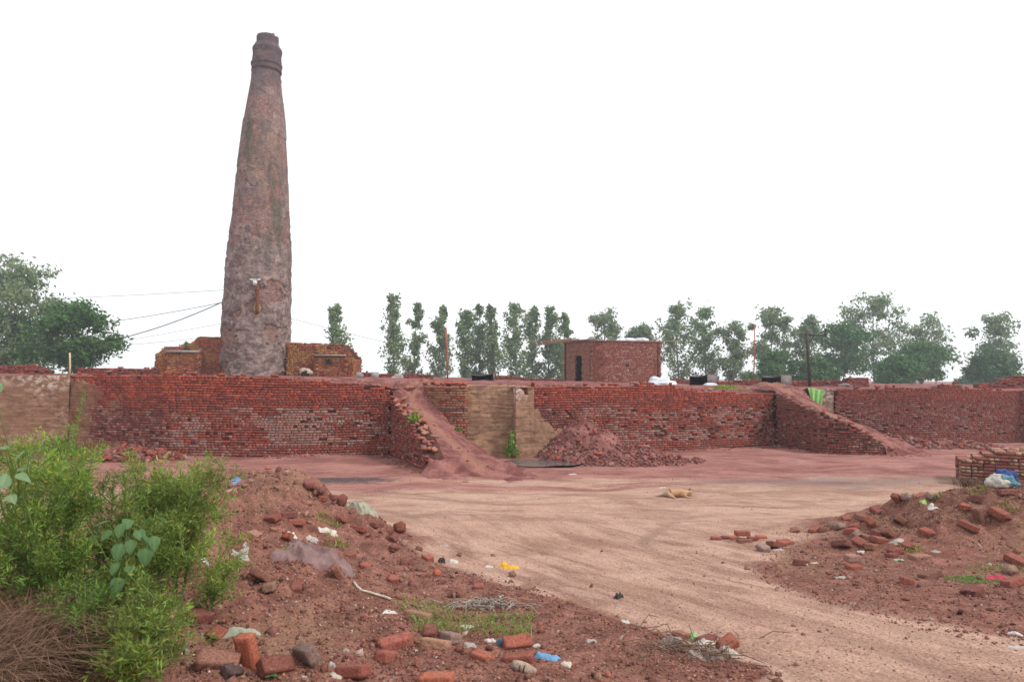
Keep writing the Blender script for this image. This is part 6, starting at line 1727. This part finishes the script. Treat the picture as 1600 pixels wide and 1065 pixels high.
def debris():
    rng = np.random.default_rng(55)
    P_, S_, K_ = [], [], []
    tab = [(0.45, (128, 84, 76)), (0.2, RED), (0.2, DRK), (0.15, (168, 140, 126))]
    for path, w in ((pB, 0.5), (pC, 0.6), (pD, 0.6), (pR1, 0.35), (pR2, 0.45)):           # along the wall feet
        Ls = path_len(path)[-1]; n = int(Ls * 22)
        q, t, nn = path_at(path, rng.uniform(0, Ls, n))
        q = q + nn * (0.02 + np.abs(rng.normal(0, w * 0.5, n)))[:, None]
        P_.append(np.c_[q, ground_z(q[:, 0], q[:, 1]) + 0.005]); S_.append(rng.uniform(0.008, 0.03, n) * (1 + (rng.random(n) < 0.08)))
    n = 1500                                                                              # along the terrace edge
    x = rng.uniform(-16, 21, n); y = front_y(x) + np.abs(rng.normal(0, 0.7, n))
    P_.append(np.c_[x, y, top_z(x, y)]); S_.append(rng.uniform(0.012, 0.05, n))
    me = [o for o in bpy.data.objects if o.name.startswith('ramp') and o.type == 'MESH']  # on the two ramps
    for o in me:
        co = np.zeros(len(o.data.vertices) * 3); o.data.vertices.foreach_get('co', co); co = co.reshape(-1, 3)
        k = rng.integers(0, len(co), 500); P_.append(co[k] + rng.normal(0, 0.02, (500, 3)) * [1, 1, 0]); S_.append(0.006 + 0.03 * rng.random(500) ** 3)
    Pp = np.concatenate(P_); Ss = np.concatenate(S_)
    chunks('brick_debris', Pp, Ss, [jc(pick(rng, tab), rng, 0.2) for _ in Pp], None, 56, label='small brick debris along wall feet, terrace edge and ramps')
debris()

def clods():
    rng = np.random.default_rng(66)
    n = 240
    X = np.concatenate([rng.normal(-3.4, 0.8, 130), rng.normal(-1.8, 0.9, 60), rng.normal(7.2, 1.0, 50)])
    Y = np.concatenate([rng.normal(9.0, 0.6, 130), rng.normal(7.4, 1.0, 60), rng.normal(9.6, 0.6, 50)])
    sz = 0.012 + 0.04 * rng.random(n) ** 2.5
    cols = [jc(pick(rng, [(0.5, (148, 112, 88)), (0.3, (116, 76, 66)), (0.2, (158, 126, 104))]), rng, 0.12) for _ in range(n)]
    chunks('earth_clods', np.c_[X, Y, ground_z(X, Y) + sz * 0.15], sz, cols, None, 67, label='tan and brown clods of earth on the mounds')
clods()

# ------------------------------------------------------------------ sleeping dog
def dog():
    g = G(1055, 776)
    me = bpy.data.meshes.new('dog')
    J = [  # joint position (x right, y away, z up) and radius
     ((0, 0, .085), .088), ((.10, .01, .10), .100), ((.20, .01, .092), .086), ((.27, .01, .088), .070), ((.335, 0, .088), .072), ((.385, -.045, .062), .042),   # trunk, neck, head, muzzle
     ((-.09, .0, .085), .085), ((-.165, .01, .072), .072),                                    # loin, rump
     ((-.12, -.09, .052), .048), ((-.065, -.17, .032), .028), ((-.025, -.25, .018), .019),     # near hind leg towards the viewer
     ((-.25, -.02, .045), .038), ((-.32, .01, .028), .024), ((-.40, .0, .018), .017),          # far hind leg stretched back
     ((.21, -.10, .034), .032), ((.28, -.14, .022), .021), ((.33, -.15, .018), .017),          # fore leg
     ((-.23, .06, .04), .022), ((-.33, .08, .02), .014), ((-.43, .05, .014), .010),            # tail
    ]
    E = [(0, 1), (1, 2), (2, 3), (3, 4), (4, 5), (0, 6), (6, 7), (7, 8), (8, 9), (9, 10), (7, 11), (11, 12), (12, 13), (2, 14), (14, 15), (15, 16), (7, 17), (17, 18), (18, 19)]
    me.from_pydata([j[0] for j in J], E, [])
    tmp = bpy.data.objects.new('dog_tmp', me); COL.objects.link(tmp)
    sk = tmp.modifiers.new('skin', 'SKIN')
    for i, v in enumerate(me.skin_vertices[0].data):
        v.radius = (J[i][1], J[i][1]); v.use_root = (i == 0)
    ss = tmp.modifiers.new('sub', 'SUBSURF'); ss.levels = 2; ss.render_levels = 2
    dg = bpy.context.evaluated_depsgraph_get()
    m2 = bpy.data.meshes.new_from_object(tmp.evaluated_get(dg))
    bpy.data.objects.remove(tmp)
    n = NT('tan_fur', 0.9, 0.15)
    v = n.coord(); nz = n.noise(7, 4, v); fz = n.noise(80, 3, v)
    sx = n.n('ShaderNodeSeparateXYZ'); n.t.links.new(v, sx.inputs[0])
    c = n.mix(n.ss(n.math('ADD', sx.outputs[0], n.math('MULTIPLY', n.math('SUBTRACT', nz, 0.5), 0.15)), -0.12, -0.2), lin(184, 146, 114), lin(146, 126, 114))
    c = n.mix(n.ss(nz, 0.5, 0.7, 0, 0.6), c, lin(160, 114, 80))
    c = n.mul(c, n.ss(fz, 0.3, 0.7, 0.85, 1.15)); n.bump(fz, 0.4, 0.01)
    mt = n.col(c)
    m2.materials.clear(); m2.materials.append(mt)
    m2.polygons.foreach_set('use_smooth', np.ones(len(m2.polygons), bool))
    o = ob('dog', m2, label='tan dog lying asleep on the track', cat='dog', kind='thing'); o.location = (g.x - 0.02, g.y, g.z - 0.005)
    o.scale = (0.95,) * 3
    em = simple('dark_ear', (92, 66, 52), 0.9)
    for dx, dy in ((.335, .035), (.33, -.05)):
        m = MB(); b0 = np.array([dx, dy, .14 if dy > 0 else .12])
        m.add([b0 + [-.03, 0, 0], b0 + [.02, .01, 0], b0 + [0, -.022, .005], b0 + ([.045, .0, .085] if dy > 0 else [.05, -.03, -.02])], [(0, 2, 1), (0, 1, 3), (1, 2, 3), (2, 0, 3)])
        m.build('ear', em, o, True)
dog()

# ------------------------------------------------------------------ hazy air
def haze():
    m = bpy.data.materials.new('haze'); m.use_nodes = True
    t = m.node_tree
    for n in list(t.nodes): t.nodes.remove(n)
    out = t.nodes.new('ShaderNodeOutputMaterial'); pv = t.nodes.new('ShaderNodeVolumePrincipled')
    pv.inputs['Color'].default_value = (0.84, 0.93, 1.0, 1); pv.inputs['Density'].default_value = HAZE; pv.inputs['Anisotropy'].default_value = 0.2
    t.links.new(pv.outputs[0], out.inputs['Volume'])
    mb = MB(); mb.box((0, 60, 11.2), (150, 80, 13.2))
    mb.build('haze', m, kind='stuff', label='pale summer haze filling the air')
HAZE = 0.0013
haze()

# ------------------------------------------------------------------ pieces that belong to a part go one level deeper
def sub(child, part):
    child.location = Vector(child.location) - Vector(part.location); child.parent = part
def kids(root, name): return [o for o in root.children if o.name.split('.')[0] == name]
for root in [o for o in COL.objects if o.parent is None]:
    base = root.name.split('.')[0]
    for b0, part, names in (('electric_pole', 'cross_arm', ('insulator', 'bracket')), ('brick_hut', 'roof', ('eave_slab', 'stone')), ('flue_block', 'facing', ('ledge', 'iron_ring', 'ring_plate')), ('chimney', 'rusty_pipe', ('plug',)), ('chimney', 'drum', ('lower_collar', 'upper_collar'))):
        if base == b0:
            p_ = kids(root, part)[0]
            for nm in names:
                for c_ in kids(root, nm): sub(c_, p_)
